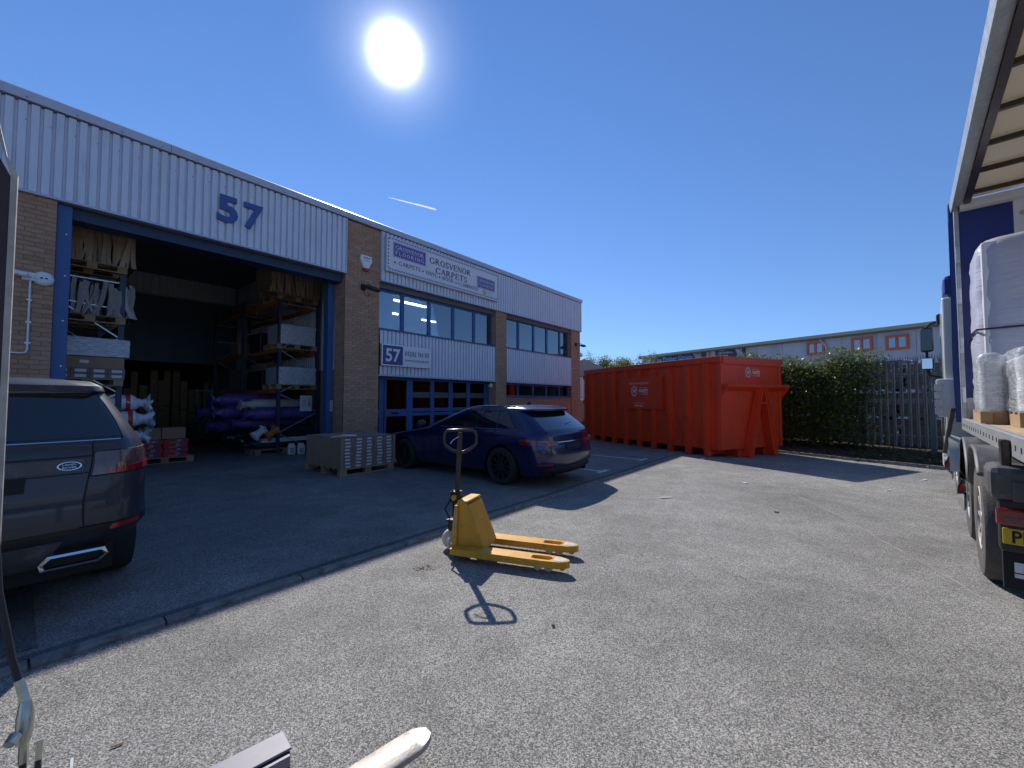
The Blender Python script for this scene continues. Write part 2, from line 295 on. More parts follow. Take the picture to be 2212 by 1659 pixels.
M['lampdark'] = pm('smoked_lens', (.10, .055, .055), .1, var=.3, scale=14, coat=1)
M['seam'] = pm('seam_black', (.006, .006, .006), .7, var=0)
M['plate'] = pm('number_plate_yellow', (.62, .42, .02), .5, var=.05)
M['cab'] = pm('cab_paint', (.56, .58, .56), .3, var=.06, coat=.6)
M['mud'] = pm('mudguard_plastic', (.085, .083, .085), .55, var=.2, scale=7, rvar=.1)
M['trblue'] = pm('trailer_blue', (.012, .03, .17), .45, var=.1, scale=3)
M['deckwood'] = pm('deck_ply', (.45, .33, .2), .7, var=.25, scale=8)
M['hose'] = pm('hose_rubber', (.022, .02, .024), .5, var=.2)
M['mast'] = pm('mast_paint', (.03, .02, .028), .55, var=.2)
M['fit'] = pm('plated_fitting', (.55, .58, .5), .28, metal=.8, var=.15, scale=20)
M['stacker'] = pm('green_paint', (.012, .13, .05), .4, var=.1)
M['lamp'] = pm('fluorescent_tube', (1, 1, 1), .5, var=0, emit=(1, .97, .9), estr=9.0)
M['bark'] = pm('bark', (.09, .07, .055), .9, var=.3, bump=.5)
def leaf_mat(name, cols, rough=.4, trans=.35):
    m = rnd_mat(name, cols, rough, 0); n, l = m.node_tree.nodes, m.node_tree.links; b = n['Principled BSDF']
    t = n.new('ShaderNodeBsdfTranslucent'); mx = n.new('ShaderNodeMixShader'); mx.inputs[0].default_value = trans
    src = b.inputs['Base Color'].links[0].from_socket; l.new(src, t.inputs[0])
    l.new(b.outputs[0], mx.inputs[1]); l.new(t.outputs[0], mx.inputs[2]); l.new(mx.outputs[0], n['Material Output'].inputs[0]); return m
M['leaf'] = leaf_mat('laurel_leaf', [(.07, .10, .025), (.13, .17, .04), (.20, .22, .06), (.09, .12, .03)], .26, .4)
M['leafpale'] = leaf_mat('spring_leaf', [(.16, .2, .05), (.22, .25, .08), (.13, .16, .04)], .5, .45)
M['litter'] = rnd_mat('leaf_litter', [(.09, .06, .035), (.14, .10, .06), (.06, .045, .03), (.2, .16, .11)], .9, 0)
def roof_sheet_mat():
    m = bpy.data.materials.new('trailer_roof_sheet'); m.use_nodes = True; n, l = m.node_tree.nodes, m.node_tree.links; b = n['Principled BSDF']
    b.inputs['Base Color'].default_value = (.62, .58, .5, 1); b.inputs['Roughness'].default_value = .6
    t = n.new('ShaderNodeBsdfTranslucent'); t.inputs[0].default_value = (.62, .55, .44, 1); mx = n.new('ShaderNodeMixShader'); mx.inputs[0].default_value = .42
    l.new(b.outputs[0], mx.inputs[1]); l.new(t.outputs[0], mx.inputs[2]); l.new(mx.outputs[0], n['Material Output'].inputs[0]); return m
M['trroof'] = roof_sheet_mat()
def scuff(m, col, lo, hi, scale, amt=.7, aniso=(1, 1, 1), rough=None):     # worn or dirty marks with a shape of their own
    n, l = m.node_tree.nodes, m.node_tree.links; b = n['Principled BSDF']; inp = b.inputs['Base Color']
    tc = n.new('ShaderNodeTexCoord'); mp = n.new('ShaderNodeMapping'); mp.inputs['Scale'].default_value = aniso; l.new(tc.outputs['Object'], mp.inputs[0])
    no = n.new('ShaderNodeTexNoise'); no.inputs['Scale'].default_value = scale; no.inputs['Detail'].default_value = 7; no.inputs['Roughness'].default_value = .72; l.new(mp.outputs[0], no.inputs['Vector'])
    mr = n.new('ShaderNodeMapRange'); mr.inputs['From Min'].default_value = lo; mr.inputs['From Max'].default_value = hi; mr.inputs['To Max'].default_value = amt; l.new(no.outputs[0], mr.inputs[0])
    mx = n.new('ShaderNodeMix'); mx.data_type = 'RGBA'; l.new(mr.outputs[0], mx.inputs[0]); mx.inputs[7].default_value = (*col, 1)
    if inp.links: l.new(inp.links[0].from_socket, mx.inputs[6])
    else: mx.inputs[6].default_value = inp.default_value
    l.new(mx.outputs[2], inp)
scuff(M['red'], (.12, .05, .035), .60, .72, 5, .55); scuff(M['red'], (.2, .03, .015), .56, .7, 2.2, .5, (1, 1, .3))
scuff(M['yellow'], (.16, .12, .07), .60, .70, 16, .7); scuff(M['yellow'], (.5, .42, .25), .62, .70, 34, .5)
scuff(M['clad'], (.40, .38, .38), .55, .75, 3.0, .5, (1.6, 1.6, .16)); scuff(M['fascia'], (.30, .28, .28), .56, .72, 3, .4, (1, 1, .4))
scuff(M['mud'], (.24, .22, .2), .54, .72, 7, .5); scuff(M['kerb'], (.06, .058, .055), .5, .66, 9, .7); scuff(M['blue'], (.10, .13, .2), .6, .74, 6, .4)
scuff(M['yard'], (.12, .115, .105), .60, .78, .9, .45, (1, .45, 1)); scuff(M['fore'], (.10, .098, .095), .58, .76, .8, .5); scuff(M['brick'], (.28, .2, .15), .58, .72, 3, .4, (1, 1, .3))

# ------------------------------------------------------------------ lettering
_tc = {}
def text_geo(s, shear=0, bold=0):
    k = (s, shear, bold)
    if k in _tc: return _tc[k]
    c = bpy.data.curves.new('lettering', 'FONT'); c.body = s; c.shear = shear; c.offset = bold; c.resolution_u = 3; c.fill_mode = 'FRONT'
    o = bpy.data.objects.new('lettering', c); COL.objects.link(o); dg = bpy.context.evaluated_depsgraph_get()
    me = bpy.data.meshes.new_from_object(o.evaluated_get(dg)); bpy.data.objects.remove(o); bpy.data.curves.remove(c)
    r = ([tuple(v.co) for v in me.vertices], [tuple(p.vertices) for p in me.polygons]); bpy.data.meshes.remove(me); _tc[k] = r; return r
TH, TN = .175, .09
def _ln(x0, y0, x1, y1, w):
    d = Vector((x1 - x0, y1 - y0)).normalized(); nx = Vector((-d.y, d.x)) * w / 2
    return [((x0 + nx.x, y0 + nx.y), (x0 - nx.x, y0 - nx.y), (x1 - nx.x, y1 - nx.y), (x1 + nx.x, y1 + nx.y))]
def _arc(cx, cy, rx, ry, a0, a1, th=TH, tn=TN, n=14):
    out = []; prev = None
    for i in range(n + 1):
        a = R(a0 + (a1 - a0) * i / n); w = tn + (th - tn) * abs(math.cos(a)); c, s_ = math.cos(a), math.sin(a)
        q = ((cx + (rx - 0) * c, cy + ry * s_), (cx + (rx - w) * c, cy + (ry - w) * s_))
        if prev: out.append((prev[0], prev[1], q[1], q[0]))
        prev = q
    return out
def _sf(x, y, h=.11): return [((x - h, y - .02), (x + h, y - .02), (x + h, y + .02), (x - h, y + .02))]
def glyph(ch):
    V = lambda x, a=0, b=1: _ln(x, a, x, b, TH) + _sf(x, .02) * (a == 0) + _sf(x, .98) * (b == 1)
    if ch == 'O' or ch == '0': return (_arc(.42 if ch == 'O' else .3, .5, .42 if ch == 'O' else .3, .52, 0, 360, n=28), .9 if ch == 'O' else .66)
    if ch == 'C': return (_arc(.42, .5, .42, .52, 45, 315, n=22) + _ln(.7, .7, .72, .98, TN) + _ln(.7, .3, .72, .05, TN), .82)
    if ch == 'G': return (_arc(.42, .5, .42, .52, 45, 325, n=22) + _ln(.7, .7, .72, .98, TN) + _ln(.74, .05, .74, .42, TH) + _sf(.74, .42, .12), .94)
    if ch == 'D': return (V(.12) + _arc(.2, .5, .55, .5, -90, 90, n=18), .86)
    if ch == 'P': return (V(.12) + _arc(.25, .73, .36, .27, -90, 90) + _ln(.12, .98, .3, .98, TN) + _ln(.12, .49, .3, .49, TN), .68)
    if ch == 'R': return (V(.12) + _arc(.25, .74, .36, .26, -90, 90) + _ln(.12, .98, .3, .98, TN) + _ln(.12, .5, .3, .5, TN) + _ln(.32, .5, .72, .01, TH) + _sf(.74, .02), .84)
    if ch == 'S': return (_arc(.3, .74, .27, .28, 30, 270) + _arc(.3, .25, .29, .27, -150, 90) + _ln(.54, .75, .55, .98, TN) + _ln(.04, .03, .05, .28, TN), .64)
    if ch == 'E': return (V(.12) + _ln(.12, .98, .62, .98, TN) + _ln(.12, .02, .64, .02, TN) + _ln(.12, .52, .5, .52, TN) + _ln(.6, .8, .61, 1, TN) + _ln(.63, .2, .63, 0, TN) + _ln(.5, .42, .5, .62, TN), .72)
    if ch == 'F': return (V(.12) + _ln(.12, .98, .6, .98, TN) + _ln(.12, .52, .5, .52, TN) + _ln(.58, .8, .59, 1, TN) + _ln(.5, .42, .5, .62, TN), .66)
    if ch == 'L': return (V(.12) + _ln(.12, .02, .6, .02, TN) + _ln(.6, 0, .6, .22, TN), .68)
    if ch == 'I': return (V(.12), .3)
    if ch == '1': return (V(.2) + _ln(.05, .85, .2, .98, TN), .42)
    if ch == 'T': return (V(.36) + _ln(.02, .98, .7, .98, TN) + _ln(.03, .78, .03, 1, TN) + _ln(.69, .78, .69, 1, TN), .76)
    if ch == 'N': return (_ln(.1, 0, .1, 1, TN) + _ln(.1, .97, .72, .03, TH) + _ln(.72, 0, .72, 1, TN) + _sf(.1, .02) + _sf(.06, .98) + _sf(.72, .98), .86)
    if ch == 'M': return (_ln(.1, 0, .13, 1, TN) + _ln(.13, 1, .46, .05, TH) + _ln(.46, .05, .8, 1, TN) + _ln(.82, 0, .8, 1, TH) + _sf(.1, .02) + _sf(.82, .02), .96)
    if ch == 'V': return (_ln(.08, 1, .4, 0, TH) + _ln(.4, 0, .72, 1, TN) + _sf(.08, .98) + _sf(.72, .98), .8)
    if ch == 'W': return (_ln(.06, 1, .3, 0, TH) + _ln(.3, 0, .52, .9, TN) + _ln(.5, 1, .76, 0, TH) + _ln(.76, 0, 1, 1, TN) + _sf(.06, .98) + _sf(.52, .98) + _sf(1, .98), 1.06)
    if ch == 'A': return (_ln(.08, 0, .4, 1, TN) + _ln(.4, 1, .74, 0, TH) + _ln(.2, .35, .62, .35, TN) + _sf(.08, .02) + _sf(.74, .02), .84)
    if ch == 'Y': return (_ln(.06, 1, .36, .45, TH) + _ln(.36, .45, .68, 1, TN) + _ln(.36, 0, .36, .5, TH) + _sf(.06, .98) + _sf(.68, .98) + _sf(.36, .02), .74)
    if ch == '2': return (_arc(.3, .72, .28, .28, -20, 170) + _ln(.54, .66, .08, .06, TN * 1.6) + _ln(.05, .05, .6, .05, TH), .66)
    if ch == '4': return (_ln(.42, 0, .42, 1, TH) + _ln(.42, 1, .03, .3, TN) + _ln(.03, .28, .6, .28, TN * 1.3), .66)
    if ch == '7': return (_ln(.04, .94, .58, .94, TH) + _ln(.56, .95, .24, 0, TH), .62)
    if ch == '.': return (_ln(.1, 0, .1, .12, TH), .24)
    return ([], .34)
def serif_geo(s, track=.04):
    vs, fs, x = [], [], 0
    for ch in s:
        q, w = glyph(ch)
        for poly in q:
            k = len(vs); vs += [(x + p[0], p[1], 0) for p in poly]; fs.append((k, k + 1, k + 2, k + 3))
        x += w + track
    return vs, fs
def lettering(name, s, mat, parent, org, X, Y, height=None, width=None, serif=False, shear=0, bold=0, lift=.003, track=.06):
    """flat print: org is the lower left corner, X and Y unit directions on the surface"""
    vs, fs = serif_geo(s, track) if serif else text_geo(s, shear, bold)
    x0 = min(v[0] for v in vs); x1 = max(v[0] for v in vs)
    cap = 1.0 if serif else .70
    sy = height / cap if height else width / (x1 - x0); sx = width / (x1 - x0) if width else sy
    X, Y, O = Vector(X), Vector(Y), Vector(org); N = X.cross(Y)
    # overlapping strokes of a letter are laid a hair apart so no two faces share a plane
    mb = MB(); base = O + N * lift
    if serif:
        for i, f in enumerate(fs): mb.add([base + X * ((vs[k][0] - x0) * sx) + Y * (vs[k][1] * sy) + N * (.0002 * (i % 7)) for k in f], [tuple(range(len(f)))])
    else: mb.add([base + X * ((v[0] - x0) * sx) + Y * (v[1] * sy) for v in vs], fs)
    return mb.build(name, mat, parent)
# ================================================================== ground
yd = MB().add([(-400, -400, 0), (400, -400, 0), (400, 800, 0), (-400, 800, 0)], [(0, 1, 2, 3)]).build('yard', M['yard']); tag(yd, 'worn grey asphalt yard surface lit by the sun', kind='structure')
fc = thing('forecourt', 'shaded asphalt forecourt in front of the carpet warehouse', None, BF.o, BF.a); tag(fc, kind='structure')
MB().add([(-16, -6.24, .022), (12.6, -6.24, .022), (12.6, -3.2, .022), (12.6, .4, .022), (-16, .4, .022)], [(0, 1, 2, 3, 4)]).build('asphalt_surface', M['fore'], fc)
MB().add([(-7.2, -6.1, .027), (-5.32, -6.1, .027), (-5.30, -4.6, .027), (-7.2, -4.6, .027)], [(0, 1, 2, 3)]).build('dark_patch', M['patch'], fc)
MB().add([(-16, -6.235, .026), (12.6, -6.235, .026), (12.6, -6.17, .026), (-16, -6.17, .026)], [(0, 1, 2, 3)]).build('joint_strip', M['patch'], fc)
for i, s in enumerate((2.62, 4.86)):
    MB().add([(s - .045, -5.85, .027), (s + .045, -5.85, .027), (s + .045, -1.2, .027), (s - .045, -1.2, .027)], [(0, 1, 2, 3)]).build('parking_line', M['paint'], fc)
    MB().add([(s - .24, -5.95, .028), (s + .24, -5.95, .028), (s + .24, -5.85, .028), (s - .24, -5.85, .028)], [(0, 1, 2, 3)]).build('parking_line_end', M['paint'], fc)
kb = thing('kerb', 'low concrete edging kerb between forecourt and yard', None, BF.o, BF.a); tag(kb, kind='structure')
kme = [MB().prism([(-.045, -.06), (.05, -.06), (.05, .028), (-.032, .028), (-.045, .015)], .006, L, 'x').mesh('kerb_stone', M['kerb']) for L in (.904, .604)]
x = -9.0; i = 0
while x < 7.2:
    j = 1 if i % 9 == 4 else 0
    o = link(kme[j], 'kerb_stone', kb, (x, -6.30 + random.uniform(-.006, .006), random.uniform(-.006, .006)), (random.uniform(-.012, .012), 0, random.uniform(-.006, .006)))
    x += .91 if j == 0 else .61; i += 1

# ================================================================== warehouse unit
BLD = thing('warehouse', 'brick and ribbed silver clad trade warehouse with open loading bay', 'building', BF.o, BF.a)
BRK = []     # (pier, position, orientation, width)
def bricks(pier, o, n, width, z0, z1, flip=0):
    """stretcher bond facing -y (n='y') or -x (n='x'); o = (x, y) of the face's start"""
    k = int(round((z1 - z0) / .075))
    for r in range(k):
        z = z0 + r * .075; t = 0.0; first = (.1025 if (r + flip) % 2 else .215)
        while t < width - .02:
            w = min(first, width - t - .0); first = .215
            if width - t - w < .03: w = width - t
            p = (o[0] + t, o[1], z + .005) if n == 'y' else (o[0], o[1] + t, z + .005)
            BRK.append((pier, p, n, round(w, 3))); t += w + .01
def pier(x0, x1, y0, y1, z0, z1):
    return MB().box(x0 + .006, x1 - .006, y0 + .007, y1, z0, z1).build('brick_pier', M['mortar'], BLD)
p = pier(-6.25, -5.02, 0, .45, 0, 4.78); bricks(p, (-6.25, 0), 'y', 1.23, .0, 4.78)
p = pier(0, 1.0, 0, .5, 0, 6.24); bricks(p, (0, 0), 'y', 1.0, 0, 6.24); bricks(p, (0, .012), 'x', .488, 0, 4.8, 1)
p = pier(5.88, 6.49, 0, .36, 0, 4.86); bricks(p, (5.88, 0), 'y', .61, 0, 4.86); bricks(p, (5.88, .012), 'x', .34, 0, 2.22, 1); bricks(p, (5.88, .012), 'x', .19, 3.6, 4.86, 1)
p = pier(11.25, 12.05, 0, .36, 0, 4.86); bricks(p, (11.25, 0), 'y', .80, 0, 4.86); bricks(p, (11.25, .012), 'x', .19, 3.6, 4.86, 1)
p = pier(6.49, 11.25, .05, .3, 0, 1.66); bricks(p, (6.49, .05), 'y', 4.76, 0, 1.65)
p = pier(-11.5, -11.0, 0, .45, 0, 4.78)
camv = CAM.location; cth = R(2.3)
def seen(pw):
    d = pw - camv; yy = d.y * math.cos(cth) + d.z * math.sin(cth); zz = -d.y * math.sin(cth) + d.z * math.cos(cth)
    return yy > .1 and abs(d.x / yy) < 1.24 and abs(zz / yy) < .93
ranked = sorted(range(len(BRK)), key=lambda i: ((BF.w(*BRK[i][1]) - camv).length if seen(BF.w(*BRK[i][1])) and not (BRK[i][2] == 'y' and BRK[i][1][0] < -5 and BRK[i][1][2] < 1.6) and not (BRK[i][1][0] < 3 and BRK[i][1][0] > -1 and BRK[i][1][2] < .5) else 1e6))
top = set(ranked[:300]); bcache = {}; rest = {}
for i, (pr, pos, n, w) in enumerate(BRK):
    if i in top:
        if (n, w) not in bcache:
            bcache[(n, w)] = (MB().box(0, w, 0, .05, 0, .065) if n == 'y' else MB().box(0, .05, 0, w, 0, .065)).mesh('brick', M['brick'])
        link(bcache[(n, w)], 'brick', pr, (pos[0], pos[1] + (random.uniform(-.001, .002) if n == 'y' else 0), pos[2]))
    else:
        mb = rest.setdefault(pr, MB()); x_, y_, z_ = pos
        if n == 'y': mb.box(x_, x_ + w, y_, y_ + .05, z_, z_ + .065)
        else: mb.box(x_, x_ + .05, y_, y_ + w, z_, z_ + .065)
for pr, mb in rest.items(): tag(mb.build('brickwork', M['brick'], pr), kind='stuff')
# ---- ribbed cladding in sheets
def ribbed(x0, x1, y, z0, z1, name='cladding_sheet', m='clad', depth=.046, pitch=.134, parent=None, sheet=1.072, along='x', sgn=1):
    parent = parent or BLD; t = x0
    while t < x1 - .02:
        e = min(t + sheet, x1); prof = []; u = t
        while u < e - 1e-6:
            for du, dy in ((0, 0), (.084, 0), (.096, 1), (.122, 1)):
                if u + du < e: prof.append((u + du, y + dy * depth * sgn))
            u += pitch
        prof.append((e, y)); n = len(prof)
        vs = []
        for z in (z0, z1):
            for a, b in prof: vs.append((a, b, z) if along == 'x' else (b, a, z))
        mb = MB().add(vs, [(i, i + 1, i + 1 + n, i + n) for i in range(n - 1)])
        mb.build(name, M[m], parent); t = e
ribbed(-11.5, -.0, -.045, 4.84, 6.24)
ribbed(1.04, 12.06, -.055, 4.88, 6.24)
ribbed(1.04, 5.86, .0, 2.26, 3.5)
ribbed(6.51, 11.23, .0, 2.26, 3.52)
for a, b, y, z in ((-11.5, 0.0, -.075, 4.80), (1.0, 12.08, -.085, 4.84), (1.0, 5.88, -.03, 2.215), (6.49, 11.25, -.03, 2.215)):
    bx('drip_flashing', M['fascia'], BLD, a, b, y, y + .12, z, z + .038)
bx('edge_flashing', M['fascia'], BLD, -.03, .0, -.07, .0, 4.845, 6.235)
bx('edge_flashing', M['fascia'], BLD, 1.0, 1.035, -.07, .0, 4.885, 6.235)
bx('edge_flashing', M['fascia'], BLD, 12.06, 12.085, -.07, .0, 4.885, 6.235)
x = -11.6
for e in (-7.2, -3.6, -.02, 3.8, 7.9, 12.16):       # fascia lengths with lapped joints
    MB().prism([(-.09, 6.26), (-.10, 6.40), (-.06, 6.43), (.35, 6.42), (.35, 6.26)], x, e - .006, 'x').build('fascia_panel', M['fascia'], BLD); x = e
scr = MB()
for i in range(34):
    x = -6.5 + i * .55; scr.box(x, x + .014, -.102, -.08, 6.29, 6.304)
for i in range(38): x = -5.4 + i * .268; scr.box(x, x + .012, -.052, -.04, 5.95, 5.962); 
scr.build('fixing_screws', M['black'], BLD)
# ---- shell
bx('roof', M['roofing'], BLD, -11.5, 12.0, .36, 19, 6.3, 6.41)
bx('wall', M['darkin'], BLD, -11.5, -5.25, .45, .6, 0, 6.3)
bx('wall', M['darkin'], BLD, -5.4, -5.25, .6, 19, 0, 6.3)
bx('wall', M['office'], BLD, .78, 1.0, .5, 19, 0, 6.3)
bx('wall', M['brick'], BLD, .70, .78, .5, 10, 0, 2.45)
ribbed(.62, 10, .70, 2.45, 6.25, name='lining_sheet', m='cladin', along='y', sgn=1)
bx('wall', M['brick'], BLD, 11.95, 12.05, .36, 19, 0, 6.3)
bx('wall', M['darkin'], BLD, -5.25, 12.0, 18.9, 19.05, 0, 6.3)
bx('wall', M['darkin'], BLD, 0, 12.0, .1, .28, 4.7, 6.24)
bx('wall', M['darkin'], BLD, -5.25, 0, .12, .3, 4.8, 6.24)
bx('floor', M['floor'], BLD, -5.25, .7, .38, 18.9, -.05, .03)
# loading door frame
bx('door_post', M['blue'], BLD, -5.015, -4.84, .06, .36, 0, 4.78, .004)
bx('door_post', M['blue'], BLD, -.19, -.035, .5, .72, 0, 4.78, .004)
bx('lintel_beam', M['bluedk'], BLD, -5.0, -.02, .14, .5, 4.60, 4.79)
bx('shutter_box', M['bluedk'], BLD, -5.0, -.02, .6, 1.1, 4.78, 5.3)
bt = MB()
for z in (.6, 1.35, 2.1, 2.85, 3.6, 4.3): bt.cyl((-4.90, .058, z), (-4.90, .066, z), .011, n=8)
bt.build('bolt_heads', M['alu'], BLD)
bx('door_control', M['galv'], BLD, -.12, -.04, .44, .495, 1.25, 1.55, .006)
# back partition with a shutter
YB = 10.2
ribbed(-5.2, .7, YB, 5.55, 6.3, name='partition_sheet', m='cladin', pitch=.2)
bx('partition', M['darkin'], BLD, -5.25, -3.4, YB + .05, YB + .2, 0, 5.55)
bx('partition_lintel', M['galv'], BLD, -3.4, .7, YB - .02, YB + .04, 5.5, 5.55)
z = 3.0
sl = MB().prism([(-.0, 0), (.03, .02), (.03, .07), (0, .09)], -3.4, .7, 'x').mesh('shutter_slat', M['shutter'])
while z < 5.5: link(sl, 'shutter_slat', BLD, (0, YB, z)); z += .095
# ---- offices, upper floor
def glazing(y, xs, z0, z1, fr=.055, name='window', glass='glass', dep=.07, outer=.06):
    f = MB(); xa, xb = xs[0], xs[-1]
    f.box(xa, xb, y, y + dep, z0, z0 + outer); f.box(xa, xb, y, y + dep, z1 - outer, z1)
    for i, x in enumerate(xs):
        w = fr if 0 < i < len(xs) - 1 else outer * .8
        a, b = (x, x + w) if i == 0 else ((x - w, x) if i == len(xs) - 1 else (x - w / 2, x + w / 2))
        f.box(a, b, y - .004, y + dep + .004, z0 + outer - .0, z1 - outer)
    w_ = f.build(name, M['blue'], BLD, bevel=.004)
    for i in range(len(xs) - 1):
        MB().box(xs[i] + .03, xs[i + 1] - .03, y + .03, y + .036, z0 + .04, z1 - .04).build('pane', M[glass], w_)
    return w_
glazing(.2, (1.0, 1.92, 2.93, 3.95, 4.95, 5.88), 3.53, 4.70, fr=.11)
glazing(.2, (6.49, 7.48, 8.52, 9.5, 10.55, 11.25), 3.55, 4.74, fr=.11)
bx('window_sill', M['blue'], BLD, 1.0, 5.88, -.03, .2, 3.495, 3.53); bx('window_sill', M['blue'], BLD, 6.49, 11.25, -.03, .2, 3.515, 3.55)
bx('office_floor', M['office'], BLD, 1.0, 11.95, .3, 7.5, 3.2, 3.42)
bx('office_ceiling', M['office'], BLD, 1.0, 11.95, .3, 7.5, 4.95, 5.05)
bx('office_back_wall', M['office'], BLD, 1.0, 11.95, 7.5, 7.6, 0, 5.0)
bx('office_partition', M['office'], BLD, 6.1, 6.25, .4, 7.5, 0, 4.94)
for a, b in ((1.0, 1.66), (5.30, 5.86), (6.5, 6.8), (10.62, 11.2)):
    bx('blind', M['blind'], BLD, a, b, .33, .335, 3.5, 4.85)
# ---- offices, ground floor
bx('step', M['conc'], BLD, 1.0, 5.88, .05, .5, .022, .26, .01)
g = MB(); Y0, Y1 = .36, .44
for a, b in ((1.02, 1.10), (1.27, 1.42), (2.22, 2.44), (3.14, 3.29), (3.92, 4.10), (4.76, 4.92), (5.66, 5.86)): g.box(a, b, Y0, Y1, .27, 2.24)
for a, b in ((1.10, 1.27), (1.42, 2.22), (2.44, 3.14), (3.29, 3.92), (4.10, 4.76), (4.92, 5.66)):
    g.box(a, b, Y0 + .003, Y1 - .003, 2.14, 2.24)
    g.box(a, b, Y0 + .003, Y1 - .003, 1.07, 1.16 if a > 2.3 else 1.28); g.box(a, b, Y0 + .003, Y1 - .003, .27, .40)
    if a > 2.3: g.box(a, b, Y0 + .003, Y1 - .003, 1.19, 1.30)
fr = g.build('entrance_screen', M['blue'], BLD, bevel=.003)
for a, b in ((1.10, 1.27), (1.42, 2.22), (2.44, 3.14), (3.29, 3.92), (4.10, 4.76), (4.92, 5.66)):
    for z0, z1 in ((.4, 1.07), (1.28 if a < 2.3 else 1.30, 2.14)):
        MB().box(a, b, .395, .401, z0, z1).build('pane', M['glasslo'], fr)
    if a > 2.3 or a < 1.2: MB().box(a + .001, b - .001, .388, .391, 1.62, 1.80).build('frosted_band', M['mud'], fr)
dr = bx('door_stile', M['blue'], BLD, 1.43, 1.49, .34, .36, .3, 2.12); bx('door_handle', M['chrome'], dr, 1.45, 1.47, .29, .34, 1.0, 1.32); bx('letter_box', M['blackmat'], dr, 1.68, 1.95, .350, .366, 1.13, 1.19)
bx('notice', M['white'], fr, 1.17, 1.21, .386, .390, 1.5, 1.56)
glazing(.22, (6.49, 7.46, 8.5, 9.47, 10.5, 11.25), 1.67, 2.22, fr=.09, glass='glasslo', outer=.07)
bx('window_sill', M['blue'], BLD, 6.49, 11.25, .0, .22, 1.655, 1.70)
bx('red_curtain', M['redbox'], BLD, 6.52, 6.64, .38, .4, 1.6, 2.3)
bx('ground_floor_ceiling', M['darkin'], BLD, 1.0, 11.95, .44, 7.5, 2.4, 2.5)
bx('ground_floor', M['carpet'], BLD, 1.0, 11.95, .45, 7.5, .1, .26)
bx('downpipe', M['black'], BLD, 12.06, 12.13, .1, .17, 0, 6.2)

# ---- lights inside the office
for n_, (a, y, lab) in enumerate(((1.95, .72, 'lit fluorescent batten behind leftmost upper office window panes'), (4.45, 2.5, 'lit fluorescent batten deep behind middle upper panes'), (1.9, 2.4, 'short lit fluorescent batten low in first upper pane'),
                                  (4.9, .8, 'lit fluorescent batten behind fourth and fifth upper panes'), (7.3, 1.2, 'lit fluorescent batten behind upper windows of the far bay'))):
    l = thing('ceiling_light', lab, 'light', BF.w(a, y, 4.58), BF.a, 'office ceiling lights')
    bx('housing', M['white'], l, 0, 1.45, -.06, .06, .05, .12); MB().cyl((.03, 0, .03), (1.42, 0, .03), .035, n=10).build('tube', M['lamp'], l)

# ================================================================== signs and fittings on the frontage
fx, fz = (1, 0, 0), (0, 0, 1)
sg = thing('name_board', 'long white carpet shop sign with purple panels above office windows', 'sign', BF.w(1.10, -.16, 5.14), BF.a)
bw, bh = 4.74, 1.0
bx('backing', M['alu'], sg, 0, bw, 0, .09, 0, bh, .004); bx('face', M['signwhite'], sg, .02, bw - .02, -.006, 0, .02, bh - .02)
bm_ = MB()                                   # toothed border
for i in range(48):
    x = .06 + i * (bw - .12) / 48; w = (bw - .12) / 48
    for z, s in ((.045, 1), (bh - .045, -1)): bm_.add([(x + .012, -.008, z), (x + w - .012, -.008, z), (x + w / 2, -.008, z + s * .05)], [(0, 1, 2)])
for i in range(9):
    z = .06 + i * .1
    for x, s in ((.045, 1), (bw - .045, -1)): bm_.add([(x, -.008, z + .01), (x, -.008, z + .08), (x + s * .05, -.008, z + .045)], [(0, 1, 2)])
bm_.build('toothed_border', M['ink'], sg)
bl_ = MB()
for i in range(47):
    x = .06 + (i + .5) * (bw - .12) / 48; w = (bw - .12) / 48
    for z, s in ((.095, -1), (bh - .095, 1)): bl_.add([(x + .02, -.008, z), (x + w - .02, -.008, z), (x + w / 2, -.008, z + s * .04)], [(0, 1, 2)])
bl_.build('border_infill', M['lightblue'], sg)
for x0, x1, z0, z1 in ((.21, 1.38, .44, .87), (3.60, 4.53, .30, .70)):
    pp = bx('purple_panel', M['purple'], sg, x0, x1, -.010, -.0065, z0, z1); h = z1 - z0; w = x1 - x0
    lettering('panel_lettering', 'GROSVENOR', M['signwhite'], pp, (x0 + .07 * w, -.010, z0 + h * .56), fx, fz, h * .24, w * .86, True)
    lettering('panel_lettering', 'FLOORING', M['signwhite'], pp, (x0 + .07 * w, -.010, z0 + h * .18), fx, fz, h * .24, w * .86, True, track=.25)
    dd = MB(); nn = 22
    for i in range(nn):
        a = x0 + .01 + i * (w - .02) / nn
        for z in (z0 + .008, z1 - .03): dd.add([(a, -.0125, z), (a + .6 * w / nn, -.0125, z), (a + .6 * w / nn, -.0125, z + .022), (a, -.0125, z + .022)], [(0, 1, 2, 3)])
    for i in range(8):
        a = z0 + .03 + i * (h - .06) / 8
        for xx in (x0 + .008, x1 - .03): dd.add([(xx, -.0125, a), (xx + .022, -.0125, a), (xx + .022, -.0125, a + .03), (xx, -.0125, a + .03)], [(0, 1, 2, 3)])
    dd.add([(x0 + .08, -.0125, z0 + h * .49), (x1 - .08, -.0125, z0 + h * .49), (x1 - .08, -.0125, z0 + h * .5), (x0 + .08, -.0125, z0 + h * .5)], [(0, 1, 2, 3)])
    dd.build('panel_pattern', M['signwhite'], pp)
for s, x, z, h, w in (('GROSVENOR', 1.52, .60, .185, 1.78), ('CARPETS', 1.76, .335, .185, 1.36), ('CARPETS', .40, .235, .115, .78), ('VINYL', 1.36, .215, .115, .47), ('WOOD', 2.02, .195, .115, .48), ('LAMINATES', 2.83, .175, .115, .82)):
    lettering('lettering', s, M['ink'], sg, (x, -.006, z), fx, fz, h, w, True)
